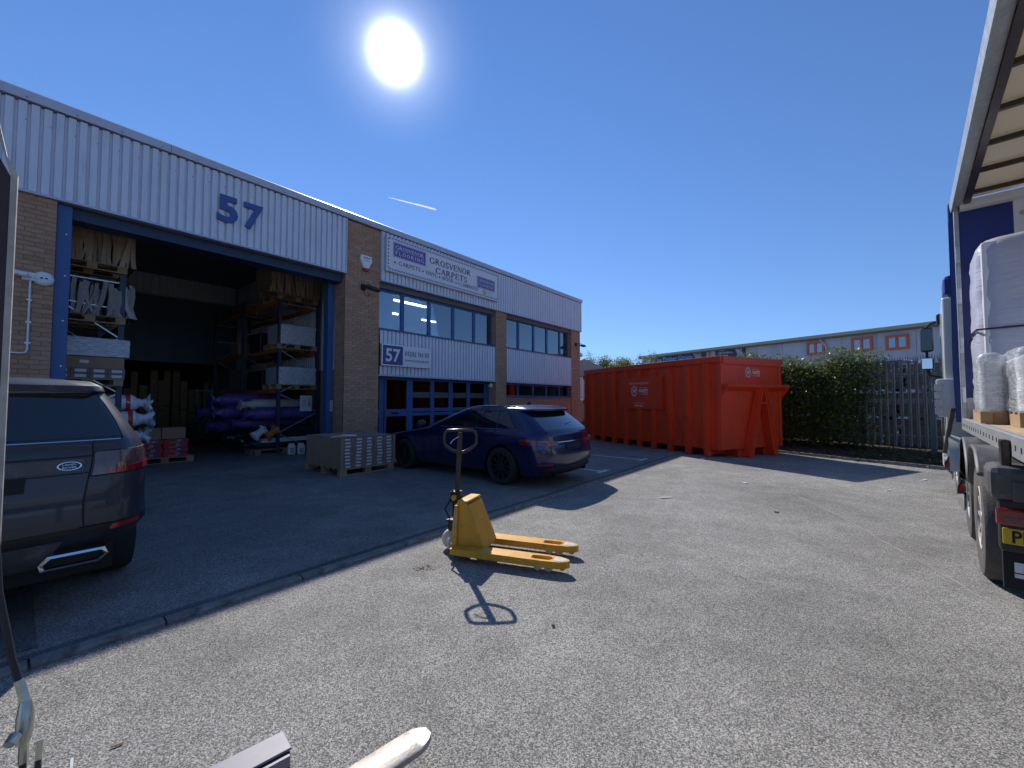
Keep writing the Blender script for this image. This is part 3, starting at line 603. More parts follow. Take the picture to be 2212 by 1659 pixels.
lettering('lettering', 'and', M['ink'], sg, (2.56, -.006, .19), fx, fz, .105, .21)
for x, z in ((.25, .26), (1.24, .245), (1.90, .225)): bx('bullet', M['ink'], sg, x, x + .05, -.010, -.007, z, z + .055)
MB().lathe([(.0, 0), (.095, 0)], Mat((3.98, -.0085, .19), rx=R(90)), 24, closed=False).build('green_roundel', M['green'], sg)
lettering('lettering', 'a', M['signwhite'], sg, (3.935, -.010, .145), fx, fz, .12)
lettering('lettering', 'amtico', M['greytext'], sg, (4.12, -.006, .20), fx, fz, .08, .31)
lettering('lettering', 'signature', M['lightblue'], sg, (4.12, -.006, .10), fx, fz, .06, .36)

s2 = thing('number_board', 'small sign with white 57 on navy beside phone number', 'sign', BF.w(1.02, -.12, 2.50), BF.a)
bx('frame', M['alu'], s2, 0, 1.72, 0, .09, 0, .60, .006); bx('navy_panel', M['navy'], s2, .03, .69, -.004, 0, .03, .57); bx('white_panel', M['signwhite'], s2, .69, 1.69, -.004, 0, .03, .57)
lettering('numerals', '57', M['signwhite'], s2, (.12, -.004, .13), fx, fz, .35, .48, bold=.025)
lettering('lettering', '01202', M['ink'], s2, (.76, -.004, .32), fx, fz, .13, .40, True); lettering('lettering', '744', M['ink'], s2, (1.21, -.004, .32), fx, fz, .13, .21, True); lettering('lettering', '111', M['ink'], s2, (1.47, -.004, .32), fx, fz, .13, .16, True)
lettering('lettering', 'www.carpets.gb.net', M['ink'], s2, (.76, -.004, .16), fx, fz, .085, .87)

# big 57 on the cladding: two raised numerals
vs, fs = text_geo('5', 0, .03)
for k, (ch, x, w, lab) in enumerate((('5', -2.84, .37, 'large blue digit five on ribbed cladding, left of the seven'), ('7', -2.36, .37, 'large blue digit seven on ribbed cladding, right of the five'))):
    vs, fs = text_geo(ch, 0, .03); x0 = min(v[0] for v in vs); x1 = max(v[0] for v in vs); z0 = min(v[1] for v in vs); z1 = max(v[1] for v in vs)
    t = thing('numeral', lab, 'numeral', BF.w(x, -.05, 5.22), BF.a); t.rotation_euler[1] = 0
    f = MB()
    q = [((v[0] - x0) / (x1 - x0) * w, (v[1] - z0) / (z1 - z0) * .56) for v in vs]
    f.add([(a, -.05, b) for a, b in q], fs); n = len(q); f.add([(a, -.0, b) for a, b in q], [tuple(reversed(p)) for p in fs])
    ed = {}
    for p in fs:
        for i in range(len(p)):
            e = (p[i], p[(i + 1) % len(p)]); ed[e] = ed.get(e, 0) + 1
    for (a, b) in ed:
        if (b, a) not in ed: f.add([(q[a][0], -.05, q[a][1]), (q[b][0], -.05, q[b][1]), (q[b][0], 0, q[b][1]), (q[a][0], 0, q[a][1])], [(0, 3, 2, 1)])
    f.build('raised_numeral', M['blueno'], t)

al = thing('alarm_box', 'white burglar alarm box with red base high on brick pier', 'alarm box', BF.w(.55, 0, 5.16), BF.a)
MB().prism([(-.17, .12), (-.15, .25), (.15, .25), (.17, .12), (.07, -.09), (-.07, -.09)], -.08, 0).build('cover', M['white'], al, bevel=.012)
MB().prism([(-.09, -.09), (.09, -.09), (.06, -.17), (-.06, -.17)], -.075, 0).build('strobe_base', M['redbox'], al, bevel=.008)
lettering('lettering', 'UNIQUE', M['navy'], al, (-.11, -.08, .16), fx, fz, .045, .22, bold=.02); lettering('lettering', 'SECURITY', M['redtape'], al, (-.08, -.08, .09), fx, fz, .03, .16)
def flood(label, x, z, s):
    t = thing('floodlight', label, 'light', BF.w(x, 0, z), BF.a)
    bx('wall_box', M['blackmat'], t, -.07, .05, -.06, 0, .02, .17, .01); MB().tube([(0, -.05, .1), (.03, -.22, .14), (.08, -.34, .06)], .014, 6).build('arm', M['black'], t)
    MB().prism([(-.12, 0), (.26 * s, -.04), (.30 * s, -.01), (.1, .055), (-.1, .05)], -.45, -.27).build('head', M['black'], t, bevel=.01)
    MB().tube([(0, -.03, .02), (.02, -.04, -.1), (.12, -.04, -.13), (.17, -.06, -.02)], .006, 5).build('cable', M['black'], t); return t
flood('black floodlight with looped cable on brick pier under alarm box', .50, 4.46, 1); flood('small black floodlight on end pier by far upper windows', 11.62, 4.10, .8)
def camera(label, loc, a=0):
    t = thing('security_camera', label, 'camera', BF.w(*loc), BF.a + a)
    bx('mount', M['white'], t, -.09, .06, -.04, 0, -.06, .07, .008); MB().tube([(0, -.03, 0), (-.03, -.10, 0)], .018, 8).build('neck', M['white'], t)
    MB().lathe([(.03, -.11), (.038, -.10), (.038, .07), (.03, .09)], Mat((-.13, -.12, .02), rz=R(-20), ry=R(-78)), 14).build('barrel', M['white'], t, 40)
    return t
camera('white bullet security camera on brick beside loading bay post', (-5.27, 0, 3.48))
t = thing('security_camera', 'white dome security camera in dark corner by entrance glazing', 'camera', BF.w(5.80, .20, 2.10), BF.a); MB().lathe([(.0, -.10), (.05, -.09), (.085, -.02), (.085, .04), (.06, .06)], Mat((0, 0, 0), ry=R(-50)), 18).build('dome', M['white'], t, 40); bx('mount', M['white'], t, .03, .08, -.04, .04, -.02, .06)
MB().lathe([(.03, 0), (.034, -.006)], Mat((-.066, 0, .05), ry=R(-50)), 12).build('lens', M['black'], t)
t = thing('security_camera', 'white dome security camera on the far end pier', 'camera', BF.w(11.95, -.02, 3.72), BF.a); MB().lathe([(.0, -.13), (.07, -.11), (.11, -.02), (.11, .05), (.08, .07)], Mat((0, -.06, 0), rx=R(60)), 18).build('dome', M['white'], t, 40); bx('mount', M['white'], t, -.05, .05, -.03, .02, -.05, .05)
t = thing('bulkhead_light', 'round white bulkhead fitting with two dark studs on brick', 'light', BF.w(-5.13, 0, 3.48), BF.a)
MB().lathe([(.115, 0), (.115, .03), (.09, .06), (.04, .07), (0, .07)], Mat((0, 0, 0), rx=R(90)), 24, closed=False).build('body', M['white'], t, 40)
for q in (-.025, .025): MB().lathe([(.014, .07), (.014, .078), (0, .078)], Mat((q, 0, 0), rx=R(90)), 10, closed=False).build('stud', M['black'], t)
t = thing('cable_conduit', 'white plastic conduit running down brick from the camera', 'conduit', BF.w(-5.27, 0, 0), BF.a)
MB().tube([(0, -.02, 3.42), (0, -.02, 2.32), (-.02, -.02, 2.28), (-.05, -.02, 2.27), (-.95, -.02, 2.27)], .013, 8).build('pipe', M['white'], t)
for z in (3.1, 2.75, 2.42): bx('clip', M['white'], t, -.03, .03, -.03, .0, z, z + .03)
# ================================================================== racking and goods inside the bay
def pallet(label, loc, rz, L=1.2, Wd=1.0, group='wooden pallets'):
    t = thing('pallet', label, 'pallet', loc, rz, group)
    bd = MB().box(0, L, 0, .098, 0, .022).mesh('board', M['wood']); n = 7
    for i in range(n): link(bd, 'board', t, (0, i * (Wd - .098) / (n - 1), .122))
    bl = MB().box(0, .145, 0, .1, 0, .1).mesh('block', M['wood'])
    for i in range(3):
        for j in range(3): link(bl, 'block', t, (i * (L - .145) / 2, j * (Wd - .1) / 2, .022))
    bb = MB().box(0, L, 0, .1, 0, .022).mesh('base_board', M['wood'])
    for j in range(3): link(bb, 'base_board', t, (0, j * (Wd - .1) / 2, 0))
    return t
def rack(label, xs, ys, H, beams, braces):
    t = thing('pallet_rack', label, 'rack', BF.o, BF.a)
    for y in ys:
        for x in xs:
            u = MB().prism([(x - .045, y - .04), (x + .045, y - .04), (x + .045, y + .04), (x + .03, y + .04), (x + .03, y - .025), (x - .03, y - .025), (x - .03, y + .04), (x - .045, y + .04)], .03, H, 'z').build('upright', M['rack'], t)
            bx('foot_plate', M['rack'], u, x - .07, x + .07, y - .06, y + .06, .031, .037)
        for (xa, za, xb, zb) in braces: MB().bar((xa, y, za), (xb, y, zb), .022, .04, up=(0, 1, 0)).build('brace', M['brace'], t)
    for z in beams:
        for x in xs:
            b = bx('beam', M['orange'], t, x - .025, x + .025, ys[0] + .045, ys[-1] - .045, z, z + .11)
    return t
rack('dark blue pallet rack just inside left door post', (-4.93, -4.03), (1.3, 4.1), 4.3, (1.70, 2.93, 3.95), ((-4.9, 3.88, -4.06, 3.88), (-4.9, 3.42, -4.06, 3.35), (-4.9, 3.40, -4.06, 2.78), (-4.06, 2.76, -4.9, 2.30), (-4.9, 2.26, -4.06, 1.70), (-4.06, 1.66, -4.9, 1.15), (-4.9, 1.1, -4.06, .6)))
rack('dark pallet rack with lilac rolls by right door post', (-.53, .56), (2.6, 5.4, 8.2), 4.75, (1.74, 2.92, 4.32), ((-.5, 4.33, .53, 4.33), (-.5, 3.72, .53, 3.72), (.53, 3.7, -.5, 3.02), (-.5, 2.98, .53, 2.38), (.53, 2.34, -.5, 1.76), (-.5, 1.72, .53, 1.22), (.53, 1.15, -.5, .62), (-.5, .58, .45, .1)))
# --- bundles of upright sheets
def sheets(name, label, loc, rz, Wd, D, H, n, mat, cat='carpet bundle', curl=.10, seed=1):
    rr = random.Random(seed); t = thing(name, label, cat, loc, rz, 'offcut bundles on the racks')
    for i in range(n):
        x0 = (i + .5) / n * Wd + rr.uniform(-.02, .02); h = H * rr.uniform(.82, 1.05); c = rr.uniform(-curl, curl); w = rr.uniform(.5, 1) * D; y0 = rr.uniform(0, D - w) * .4
        th = rr.uniform(.04, .075); ph = rr.uniform(0, 6); mb = MB(); nz, ny = 8, 4; rows = []
        for s in (-1, 1):
            for k in range(nz + 1):
                f = k / nz; lean = c * (1 - f) ** 2 * 1.6 + .008 * math.sin(f * 6 + ph)
                for j in range(ny + 1):
                    g = j / ny; rows.append((x0 + lean + s * th / 2 + .012 * math.sin(g * 4 + ph) * f, y0 + g * w, h * f * (1 - .12 * abs(c) * 3) + .02 * math.sin(g * 5 + ph) * (f > .8)))
        q = (nz + 1) * (ny + 1); F = []
        for k in range(nz):
            for j in range(ny):
                a = k * (ny + 1) + j; F += [(a, a + 1, a + ny + 2, a + ny + 1), (q + a, q + a + ny + 1, q + a + ny + 2, q + a + 1)]
        for k in range(nz):
            for e in (0, ny): a = k * (ny + 1) + e; F.append((a, a + ny + 1, q + a + ny + 1, q + a))
        for j in range(ny): a = nz * (ny + 1) + j; F.append((a, a + 1, q + a + 1, q + a))
        mb.add(rows, F).build('sheet', mat, t, 60)
    return t
pallet('pallet on top level of left rack under brown sheets', BF.w(-4.98, 1.2, 4.06), BF.a, 1.0, 1.2)
sheets('offcut_bundle', 'brown offcut sheets standing on top of left rack', BF.w(-4.85, 1.25, 4.215), BF.a, .98, 1.0, .78, 30, M['kraft'], curl=.06, seed=3)
pallet('pallet on middle level of left rack under pale rolls', BF.w(-4.98, 1.2, 3.04), BF.a, 1.0, 1.2)
sheets('offcut_bundle', 'crumpled pale offcut rolls on middle level of left rack', BF.w(-4.88, 1.22, 3.19), BF.a, 1.02, 1.0, .66, 26, M['pale'], curl=.10, seed=8)
def crumple(mb, M_, r, L, seed, n=18, m=9, amp=.42):     # a gathered bag end
    rr = random.Random(seed); vs = []
    for i in range(m + 1):
        f = i / m; rad = r * (1 - .75 * math.sin(f * 2.2) * .9 + .45 * f * f)
        for k in range(n):
            a = 2 * math.pi * k / n; q = rad * (1 + amp * rr.uniform(-1, 1) * (.3 + f)); vs.append(M_ @ Vector((L * f + rr.uniform(-.03, .03) * f, q * math.cos(a), q * math.sin(a))))
    return mb.add(vs, [(i * n + k, i * n + (k + 1) % n, (i + 1) * n + (k + 1) % n, (i + 1) * n + k) for i in range(m) for k in range(n)] + [tuple(m * n + k for k in range(n))])
def roll(label, loc, rz, L, r, mat, seed, bag=None, baglen=.3, cat='roll', group=None, tape=False, name='wrapped_roll', side=-1):
    t = thing(name, label, cat, loc, rz, group); mb = MB(); rr = random.Random(seed); n = 20; vs = []; m = 14
    for i in range(m + 1):
        for k in range(n):
            a = 2 * math.pi * k / n; q = r * (1 + .05 * rr.uniform(-1, 1)); z = math.sin(a) * q; z = max(z, -r * .93) * (1.0 if z < 0 else .94)
            vs.append((L * i / m, math.cos(a) * q * 1.04, r + z))
    mb.add(vs, [(i * n + k, i * n + (k + 1) % n, (i + 1) * n + (k + 1) % n, (i + 1) * n + k) for i in range(m) for k in range(n)] + [tuple(range(n)), tuple(m * n + k for k in range(n))]); mb.build('roll_body', mat, t, 70)
    if bag:
        b = MB(); Mx = Mat((0 if side < 0 else L, 0, r * .9)) @ (Matrix.Rotation(math.pi, 4, 'Z') if side < 0 else Matrix.Identity(4)); crumple(b, Mx, r * .98, baglen, seed + 5); b.build('bag_end', bag, t, 70)
    if tape:
        q = MB().lathe([(r * 1.075, 0), (r * 1.075, .07)], Mat((L * .88, 0, r * .97), ry=R(90)), 20, closed=False); q.build('red_tape', M['redtape'], t, 60)
        lettering('print', 'Underlay', M['greytext'], t, (L * .42, -r * 1.06, r * .55), (.82, 0, .57), (-.57, 0, .82), .05, .26)
    return t
# left rack: labelled cartons, then wrapped rolls
pallet('pallet under wrapped cartons on lower level of left rack', BF.w(-4.98, 1.2, 1.81), BF.a, 1.0, 1.2)
st = thing('carton_stack', 'film wrapped cartons with rows of white labels on left rack', 'cartons', BF.w(-4.95, 1.22, 1.955), BF.a)
for r_ in range(2):
    for c_ in range(4):
        c = bx('carton', M['carddk'], st, c_ * .25, c_ * .25 + .245, 0, 1.0, r_ * .10, r_ * .10 + .096, .003); bx('label', M['label'], c, c_ * .25 + .05, c_ * .25 + .20, -.003, 0, r_ * .10 + .02, r_ * .10 + .075)
bx('long_carton', M['card'], st, 0, .98, .02, 1.0, .198, .42, .006); bx('label', M['label'], st, .36, .48, .015, .02, .29, .35); wrap_mesh(MB(), -.006, 1.06, -.012, 1.0, .43, .79, .03, .01, 3).build('film_wrap', M['film'], st, 60)
bx('top_carton', M['card'], st, .02, 1.03, .02, .98, .435, .74)
for i, (z, y, x, s) in enumerate(((1.03, 1.35, -4.75, 1), (1.03, 1.85, -4.72, 2), (1.36, 1.45, -4.78, 3), (.68, 1.4, -4.8, 4), (.66, 1.95, -4.75, 5))):
    roll(('white polythene roll with red tape, top of left rack pile', 'white polythene roll at the back of left rack pile', 'white polythene roll with bag end lying uppermost by left rack post', 'white polythene roll with red tape above the red cartons', 'low white polythene roll at the back of the left rack')[i],
         BF.w(x, y, z - .03), BF.a, .98, .165, M['polyw'], 20 + s, M['polyw'], .28, 'roll', 'white rolls in the left rack', True, side=1)
bx_ = thing('grey_crate', 'dark grey crate behind white rolls in left rack', 'crate', BF.w(-4.35, 2.3, 1.02), BF.a)
bx('crate_body', M['blackmat'], bx_, 0, .5, 0, .6, 0, .62, .02); bx('crate_rim', M['black'], bx_, -.015, .515, -.015, .615, .56, .60)
MB().box(-4.95, -3.98, 1.28, 2.4, .95, 1.0).build('shelf_board', M['wood'], bpy.data.objects['pallet_rack'])
MB().box(-4.95, -3.98, 1.28, 2.4, .58, .63).build('shelf_board', M['wood'], bpy.data.objects['pallet_rack'])
# red cartons on the floor
pallet('low pallet under red cartons on the bay floor', BF.w(-3.55, 2.75, .03), BF.a - 3, 1.12, 1.0)
rc = thing('red_carton_stack', 'stack of red CL cartons on floor pallet', 'cartons', BF.w(-3.50, 2.82, .175), BF.a - 3)
for r_ in range(4):
    for c_ in range(2):
        xo = c_ * .48 + (.03 if r_ % 2 else 0) + random.uniform(-.01, .01); z = r_ * .105
        c = bx('carton', M['redbox'], rc, xo, xo + .47, random.uniform(-.01, .01), .8, z, z + .102, .004)
        nv = bx('navy_end', M['navy'], c, xo + .22, xo + .40, -.016, -.0115, z + .04, z + .095); lettering('print', 'CL', M['label'], nv, (xo + .24, -.016, z + .05), fx, fz, .035, .08, bold=.03)
        lettering('print', 'ARDITEX', M['label'], c, (xo + .1, -.0125, z + .012), fx, fz, .018, .18)
for i, (x, w, lab) in enumerate(((.02, .42, 'plain brown carton with two small labels atop red cartons, nearer the left rack'), (.455, .46, 'plain brown carton atop red cartons, on the open floor side'))):
    c = thing('brown_carton', lab, 'carton', (rc.matrix_basis if False else Matrix.Translation(BF.w(-3.50, 2.82, .60)) @ Matrix.Rotation(R(BF.a - 3), 4, 'Z')) @ Vector((x, .03, 0)), BF.a - 3)
    bx('carton_body', M['card'], c, 0, w, 0, .55, 0, .27, .006); bx('tape', M['carddk'], c, w / 2 - .025, w / 2 + .025, -.002, .552, .268, .272)
    if i == 0: bx('label', M['label'], c, .18, .25, -.003, 0, .20, .26); bx('label', M['label'], c, .18, .25, -.003, 0, .02, .07)
# right rack goods
pallet('pallet on top level of right rack under tan sheets', BF.w(-.62, 2.55, 4.44), BF.a, 1.15, 1.2)
sheets('offcut_bundle', 'tan offcut sheets standing on top of right rack', BF.w(-.85, 2.4, 4.59), BF.a, 1.35, 1.1, .82, 34, M['kraft'], curl=.06, seed=5)
def wrapped(label, x, y, z, w, d, h, rows, extra=None):
    t = thing('wrapped_cartons', label, 'cartons', BF.w(x, y, z), BF.a)
    bx('carton_block', M['carddk'] if not extra else extra, t, .01, w - .01, .01, d - .01, 0, h - .004)
    for i in range(rows): bx('carton_edge', M['label'], t, .004, w - .004, .002, .008, i * h / rows + .01, (i + 1) * h / rows - .012)
    wrap_mesh(MB(), -.004, w + .004, -.014, d, 0, h + .01, .03, .008, x * 7).build('film_wrap', M['film'], t, 60); return t
pallet('pallet under film wrapped cartons on right rack middle level', BF.w(-.62, 2.55, 3.03), BF.a, 1.15, 1.0); wrapped('film wrapped cartons on middle level of right rack', -.52, 2.56, 3.175, 1.0, .95, .56, 7)
pallet('pallet under film wrapped cartons on right rack lower level', BF.w(-.62, 2.55, 1.86), BF.a, 1.15, 1.0); wrapped('film wrapped cartons on lower level of right rack', -.55, 2.56, 2.005, 1.06, .95, .5, 9)
for i, (x, y, z, w, d, h, m, lab) in enumerate(((-.5, 4.1, 3.04, 1.0, .9, .6, 'black', 'black wrapped block behind the middle film wrapped cartons'), (-.55, 5.8, 3.05, .5, .8, .42, 'card', 'brown carton far back on middle level of right rack'), (-.5, 5.7, 1.86, 1.0, 1.0, .7, 'carddk', 'dark carton block far back on lower level of right rack'),
                                           (-.5, 3.9, 1.86, 1.0, 1.2, .6, 'black', 'dark wrapped block behind lower film wrapped cartons'), (-.5, 5.6, 4.44, 1.0, 1.1, .35, 'carddk', 'dark cartons far back on top of right rack'))):
    t = thing('stored_block', lab, 'goods', BF.w(x, y, z), BF.a); bx('block_body', M[m], t, 0, w, 0, d, 0, h, .02); bx('strap', M['label'], t, w * .4, w * .4 + .02, -.004, d * .5, .02, h + .004)
rl = [(-.95, 2.95, 1.12, 1.55, .19, 'polyp', 'lilac polythene roll on top of the floor pile in right rack'), (-.85, 2.85, .62, 1.45, .18, 'polyk', 'black polythene roll under lilac roll in right rack'), (-1.15, 3.35, .85, 1.7, .19, 'polyp', 'lilac polythene roll behind the black roll'),
      (-.95, 3.25, 1.42, 1.5, .15, 'polyc', 'cream polythene roll on top of the lilac pile'), (-1.45, 3.8, 1.15, 1.9, .2, 'polyp', 'lilac polythene roll in the middle of the pile'), (-1.5, 4.2, .75, 2.0, .2, 'polyp', 'lilac polythene roll low at the back of the pile'),
      (-1.4, 4.2, 1.5, 1.8, .2, 'polyp', 'topmost lilac polythene roll at the back'), (-1.6, 4.6, 1.15, 2.0, .2, 'polyp', 'rearmost lilac polythene roll'), (-1.25, 3.6, .45, 1.9, .19, 'polyk', 'black polythene roll at the foot of the pile'), (-1.0, 2.9, .33, 1.2, .14, 'carpet', 'brown carpet roll at floor level in right rack')]
for i, (x, y, z, L, r, m, lab) in enumerate(rl):
    roll(lab, BF.w(x, y, z - .14), BF.a + random.uniform(-2, 2), L, r, M[m], 40 + i, M[m if m != 'carpet' else 'polyk'], .34, 'roll', 'carpet rolls in the right rack')
for i, (x, y, z, m, lab) in enumerate(((-1.15, 2.55, .42, 'polyw', 'pale blue crumpled polythene bag by right rack foot'), (-.85, 2.5, .40, 'orange', 'orange crumpled bag by right rack foot'))):
    t = thing('crumpled_bag', lab, 'bag', BF.w(x, y, z), BF.a); b = MB(); crumple(b, Mat((0, 0, .12), ry=R(-40)), .16, .34, 77 + i, amp=.35); b.build('bag_skin', M[m], t, 80)
t = thing('timber_lengths', 'pale timber lengths lying low across the right rack', 'timber', BF.w(-.9, 2.62, .36), BF.a)
for i in range(4): MB().box(random.uniform(-.05, .03), 1.5, (i % 2) * .1, (i % 2) * .1 + .09, (i // 2) * .06, (i // 2) * .06 + .05).build('length', M['label'], t)
pallet('grey floor pallet under timber at right rack foot', BF.w(-1.1, 2.58, .03), BF.a, 1.6, .8)
sgn = thing('load_notice', 'white rack load notice with coloured bars on right rack', 'notice', BF.w(.04, 2.52, 1.22), BF.a)
bx('notice_board', M['label'], sgn, 0, .34, 0, .006, 0, .46)
for i, m in enumerate(('plate', 'navy', 'redtape', 'plate', 'plate')): bx('colour_bar', M[m], sgn, .23, .31, -.003, 0, .12 + i * .055, .155 + i * .055)
for q in (.05, .15): bx('rack_symbol', M['greytext'], sgn, q, q + .012, -.003, 0, .14, .35)
for i in range(4): bx('rack_symbol', M['navy'], sgn, .064, .148, -.003, 0, .17 + i * .05, .182 + i * .05)
for i, (x, y) in enumerate(((-.33, 2.16), (-.13, 2.02), (.20, 1.72), (.34, 1.62))):
    lab = ('white plastic can nearest the right rack foot', 'white plastic can with dark label, second from rack foot', 'white plastic can partly behind polythene sheet', 'white plastic can hidden most by the boxed pallet')[i]
    t = thing('plastic_can', lab, 'can', BF.w(x, y, .03), BF.a - 12, 'white plastic cans on the floor')
    MB().prism([(-.09, 0), (.09, 0), (.095, .2), (.07, .27), (-.06, .28), (-.095, .22)], -.07, .07).build('can_body', M['white'], t, bevel=.02); MB().cyl((-.05, 0, .275), (-.05, 0, .31), .022, n=12).build('cap', M['white'], t); bx('can_label', M['greytext'], t, -.045, .05, -.073, -.0705, .04, .18)
    MB().tube([(-.02, 0, .27), (.0, 0, .305), (.05, 0, .30), (.07, 0, .26)], .012, 6).build('can_handle', M['white'], t)
t = thing('polythene_sheet', 'loose white polythene trailing over cans beside boxed pallet', 'polythene', BF.w(.05, 1.55, .2), BF.a)
b = MB(); crumple(b, Mat((-.05, 0, .10), rz=R(-75), ry=R(-15)), .17, .8, 91, n=16, m=10, amp=.4); b.build('sheet_skin', M['polyw'], t, 80)
# pallet stacker, brown tubes at the back
t = thing('pallet_stacker', 'green pedestrian pallet stacker parked deep inside the bay', 'stacker', BF.w(-1.25, 7.2, .03), BF.a + 20)
bx('battery_box', M['stacker'], t, 0, .75, 0, .55, .12, .75, .05); bx('base_plate', M['black'], t, -.03, .78, -.03, .6, .05, .12)
for x in (.12, .62): MB().bar((x, .3, .7), (x + .03, .34, 1.85), .06, .08).build('mast_rail', M['galv'], t)
MB().bar((.08, .33, 1.85), (.72, .35, 1.85), .07, .07).build('mast_head', M['galv'], t)
for x in (.1, .6): MB().lathe([(.06, 0), (.08, .01), (.08, .06), (.06, .07)], Mat((x, .0, .085), rx=R(90)), 16).build('wheel', M['black'], t)
rr = random.Random(4)
for i in range(15):
    x = -3.2 + i * .27; h = rr.uniform(1.6, 2.7)
    t = thing('carton_column', ('tall brown board pack standing at back, number %d counted from the rack' % (i + 1)) if False else 'tall brown board pack leaning in the row at the back', 'board pack', BF.w(x, 12.6 + rr.uniform(0, .6), .24), BF.a + rr.uniform(-6, 6), 'board packs at the back')
    w = rr.uniform(.2, .26); bx('board_pack', M['tube'], t, 0, w, 0, .15, 0, h); bx('wrap_band', M['carddk'], t, -.003, w + .003, -.004, .1, h * .4, h * .4 + .05)
t = thing('low_platform', 'low timber platform under the board packs', 'platform', BF.w(-3.4, 12.3, .03), BF.a)
for i in range(5): bx('plank', M['wood'], t, 0, 4.1, i * .28, i * .28 + .26, .15, .20)
for x in (.1, 1.4, 2.7, 3.9): bx('bearer', M['wood'], t, x, x + .1, .02, 1.3, 0, .15)

# ================================================================== boxed pallet outside
pallet('pallet under cardboard wrapped cartons outside the bay', BF.w(-1.24, -2.16, .022), BF.a + 1, 1.26, 1.42)
t = thing('carton_stack', 'large cardboard wrapped block of labelled cartons outside the bay', 'cartons', BF.w(-1.22, -2.16, .168), BF.a + 1)
bx('core', M['carddk'], t, .02, 1.20, .26, 1.36, 0, .60); bx('lid_sheet', M['carddk'], t, -.012, 1.24, -.01, 1.40, .612, .618)
bx('side_sheet', M['card'], t, -.014, -.006, -.005, 1.4, 0, .608)
for q in (-.016, 1.216): MB().box(q, q + .05, -.016, -.010, 0, .606).build('corner_board', M['card'], t)
for r_ in range(9):
    for c_ in range(5):
        x = c_ * .244 + random.uniform(-.003, .003); z = r_ * .0675; y = random.uniform(-.004, .006)
        c = bx('carton', M['carddk'], t, x, x + .238, y, .25, z, z + .065); a = x + random.uniform(.07, .1); bx('label', M['label'], c, a, a + random.uniform(.1, .12), y - .002, y, z + .018, z + .05)
MB().tube([(-.05, .3, .62), (.1, .1, .66), (.35, .05, .64), (.5, .3, .63), (.3, .5, .635)], .012, 6).build('loose_strap', M['label'], t)

# ================================================================== yellow pallet truck
PT = Frame((-.60, 4.03), -19.5)
pt = thing('pallet_truck', 'yellow hand pallet truck with tiller upright standing in the sun', 'pallet truck', PT.o, PT.a)
FW = .16; FY = (0.0, .42)
for y in FY:
    poly = [(.06, y), (.92, y), (1.06, y + .012), (1.13, y + .045), (1.15, y + .08), (1.13, y + .115), (1.06, y + .148), (.92, y + .16), (.06, y + .16)]
    f = MB(); n = len(poly); zt, zb = .115, .055
    hole = [(.80, y + .045), (.80, y + .115), (.84, y + .125), (.97, y + .125), (1.0, y + .08), (.97, y + .035), (.84, y + .035)]
    bmh = bmesh.new(); ov = [bmh.verts.new((a, b, zt)) for a, b in poly]; hv = [bmh.verts.new((a, b, zt)) for a, b in hole]
    es = [bmh.edges.new((ov[i], ov[(i + 1) % n])) for i in range(n)] + [bmh.edges.new((hv[i], hv[(i + 1) % len(hv)])) for i in range(len(hv))]
    bmesh.ops.triangle_fill(bmh, use_beauty=True, edges=es); bmh.normal_update()
    for fa in bmh.faces:
        if fa.normal.z < 0: fa.normal_flip()
    bmh.verts.index_update(); f.add([v.co for v in bmh.verts], [tuple(v.index for v in fa.verts) for fa in bmh.faces]); bmh.free()
    for P_, zz in ((poly, zb), (hole, zb + .01)):
        k = len(P_); f.add([(a, b, zt) for a, b in P_] + [(a, b, zz) for a, b in P_], [(i, (i + 1) % k, (i + 1) % k + k, i + k) for i in range(k)])
    fk = f.build('fork', M['yellow'], pt)
    MB().add([(1.01, y + .03, .1165), (1.10, y + .04, .1165), (1.13, y + .08, .1165), (1.10, y + .12, .1165), (1.01, y + .13, .1165)], [(0, 1, 2, 3, 4)]).build('worn_tip', M['yellowworn'], fk)
    for sgn_ in (0, 1): MB().bar((.83, y + .045 + sgn_ * .07, .075), (.98, y + .045 + sgn_ * .07, .05), .012, .04).build('roller_frame', M['yellow'], pt)
    for x in (.86, .96): MB().lathe([(.030, 0), (.038, .006), (.038, .058), (.030, .064)], Mat((x, y + .112, .040), rx=R(90)), 16).build('load_roller', M['nylon'], pt, 40)
    MB().cyl((1.085, y + .055, .055), (1.085, y + .105, .055), .028, n=12).build('entry_roller', M['yellow'], pt)
# body plates
MB().prism([(.0, .055), (.30, .055), (.31, .10), (.13, .50), (.10, .53), (.02, .53), (.0, .50)], .13, .145).build('side_plate', M['yellow'], pt, bevel=.004)
MB().prism([(.0, .055), (.30, .055), (.31, .10), (.13, .50), (.10, .53), (.02, .53), (.0, .50)], .435, .45).build('side_plate', M['yellow'], pt, bevel=.004)
MB().add([(.313, .128, .095), (.313, .452, .095), (.134, .452, .507), (.134, .128, .507)], [(0, 1, 2, 3)]).build('sloping_cover', M['yellow'], pt)
bx('top_cover', M['yellow'], pt, .015, .13, .13, .45, .525, .545, .008)
bx('cross_plate', M['yellow'], pt, -.0, .06, .002, .578, .057, .112)
MB().prism([(-.055, .05), (.02, .05), (.03, .5), (-.0, .5)], .10, .128).build('front_post', M['yellow'], pt, bevel=.004)
lettering('brand_lettering', 'WARRIOR', M['yellowworn'], pt, (.005, .099, .44), (-.09, 0, -1), (.98, 0, -.09), .032, .24)
MB().cyl((-.03, .094, .13), (-.03, .10, .13), .014, n=10).build('pivot_bolt', M['alu'], pt)
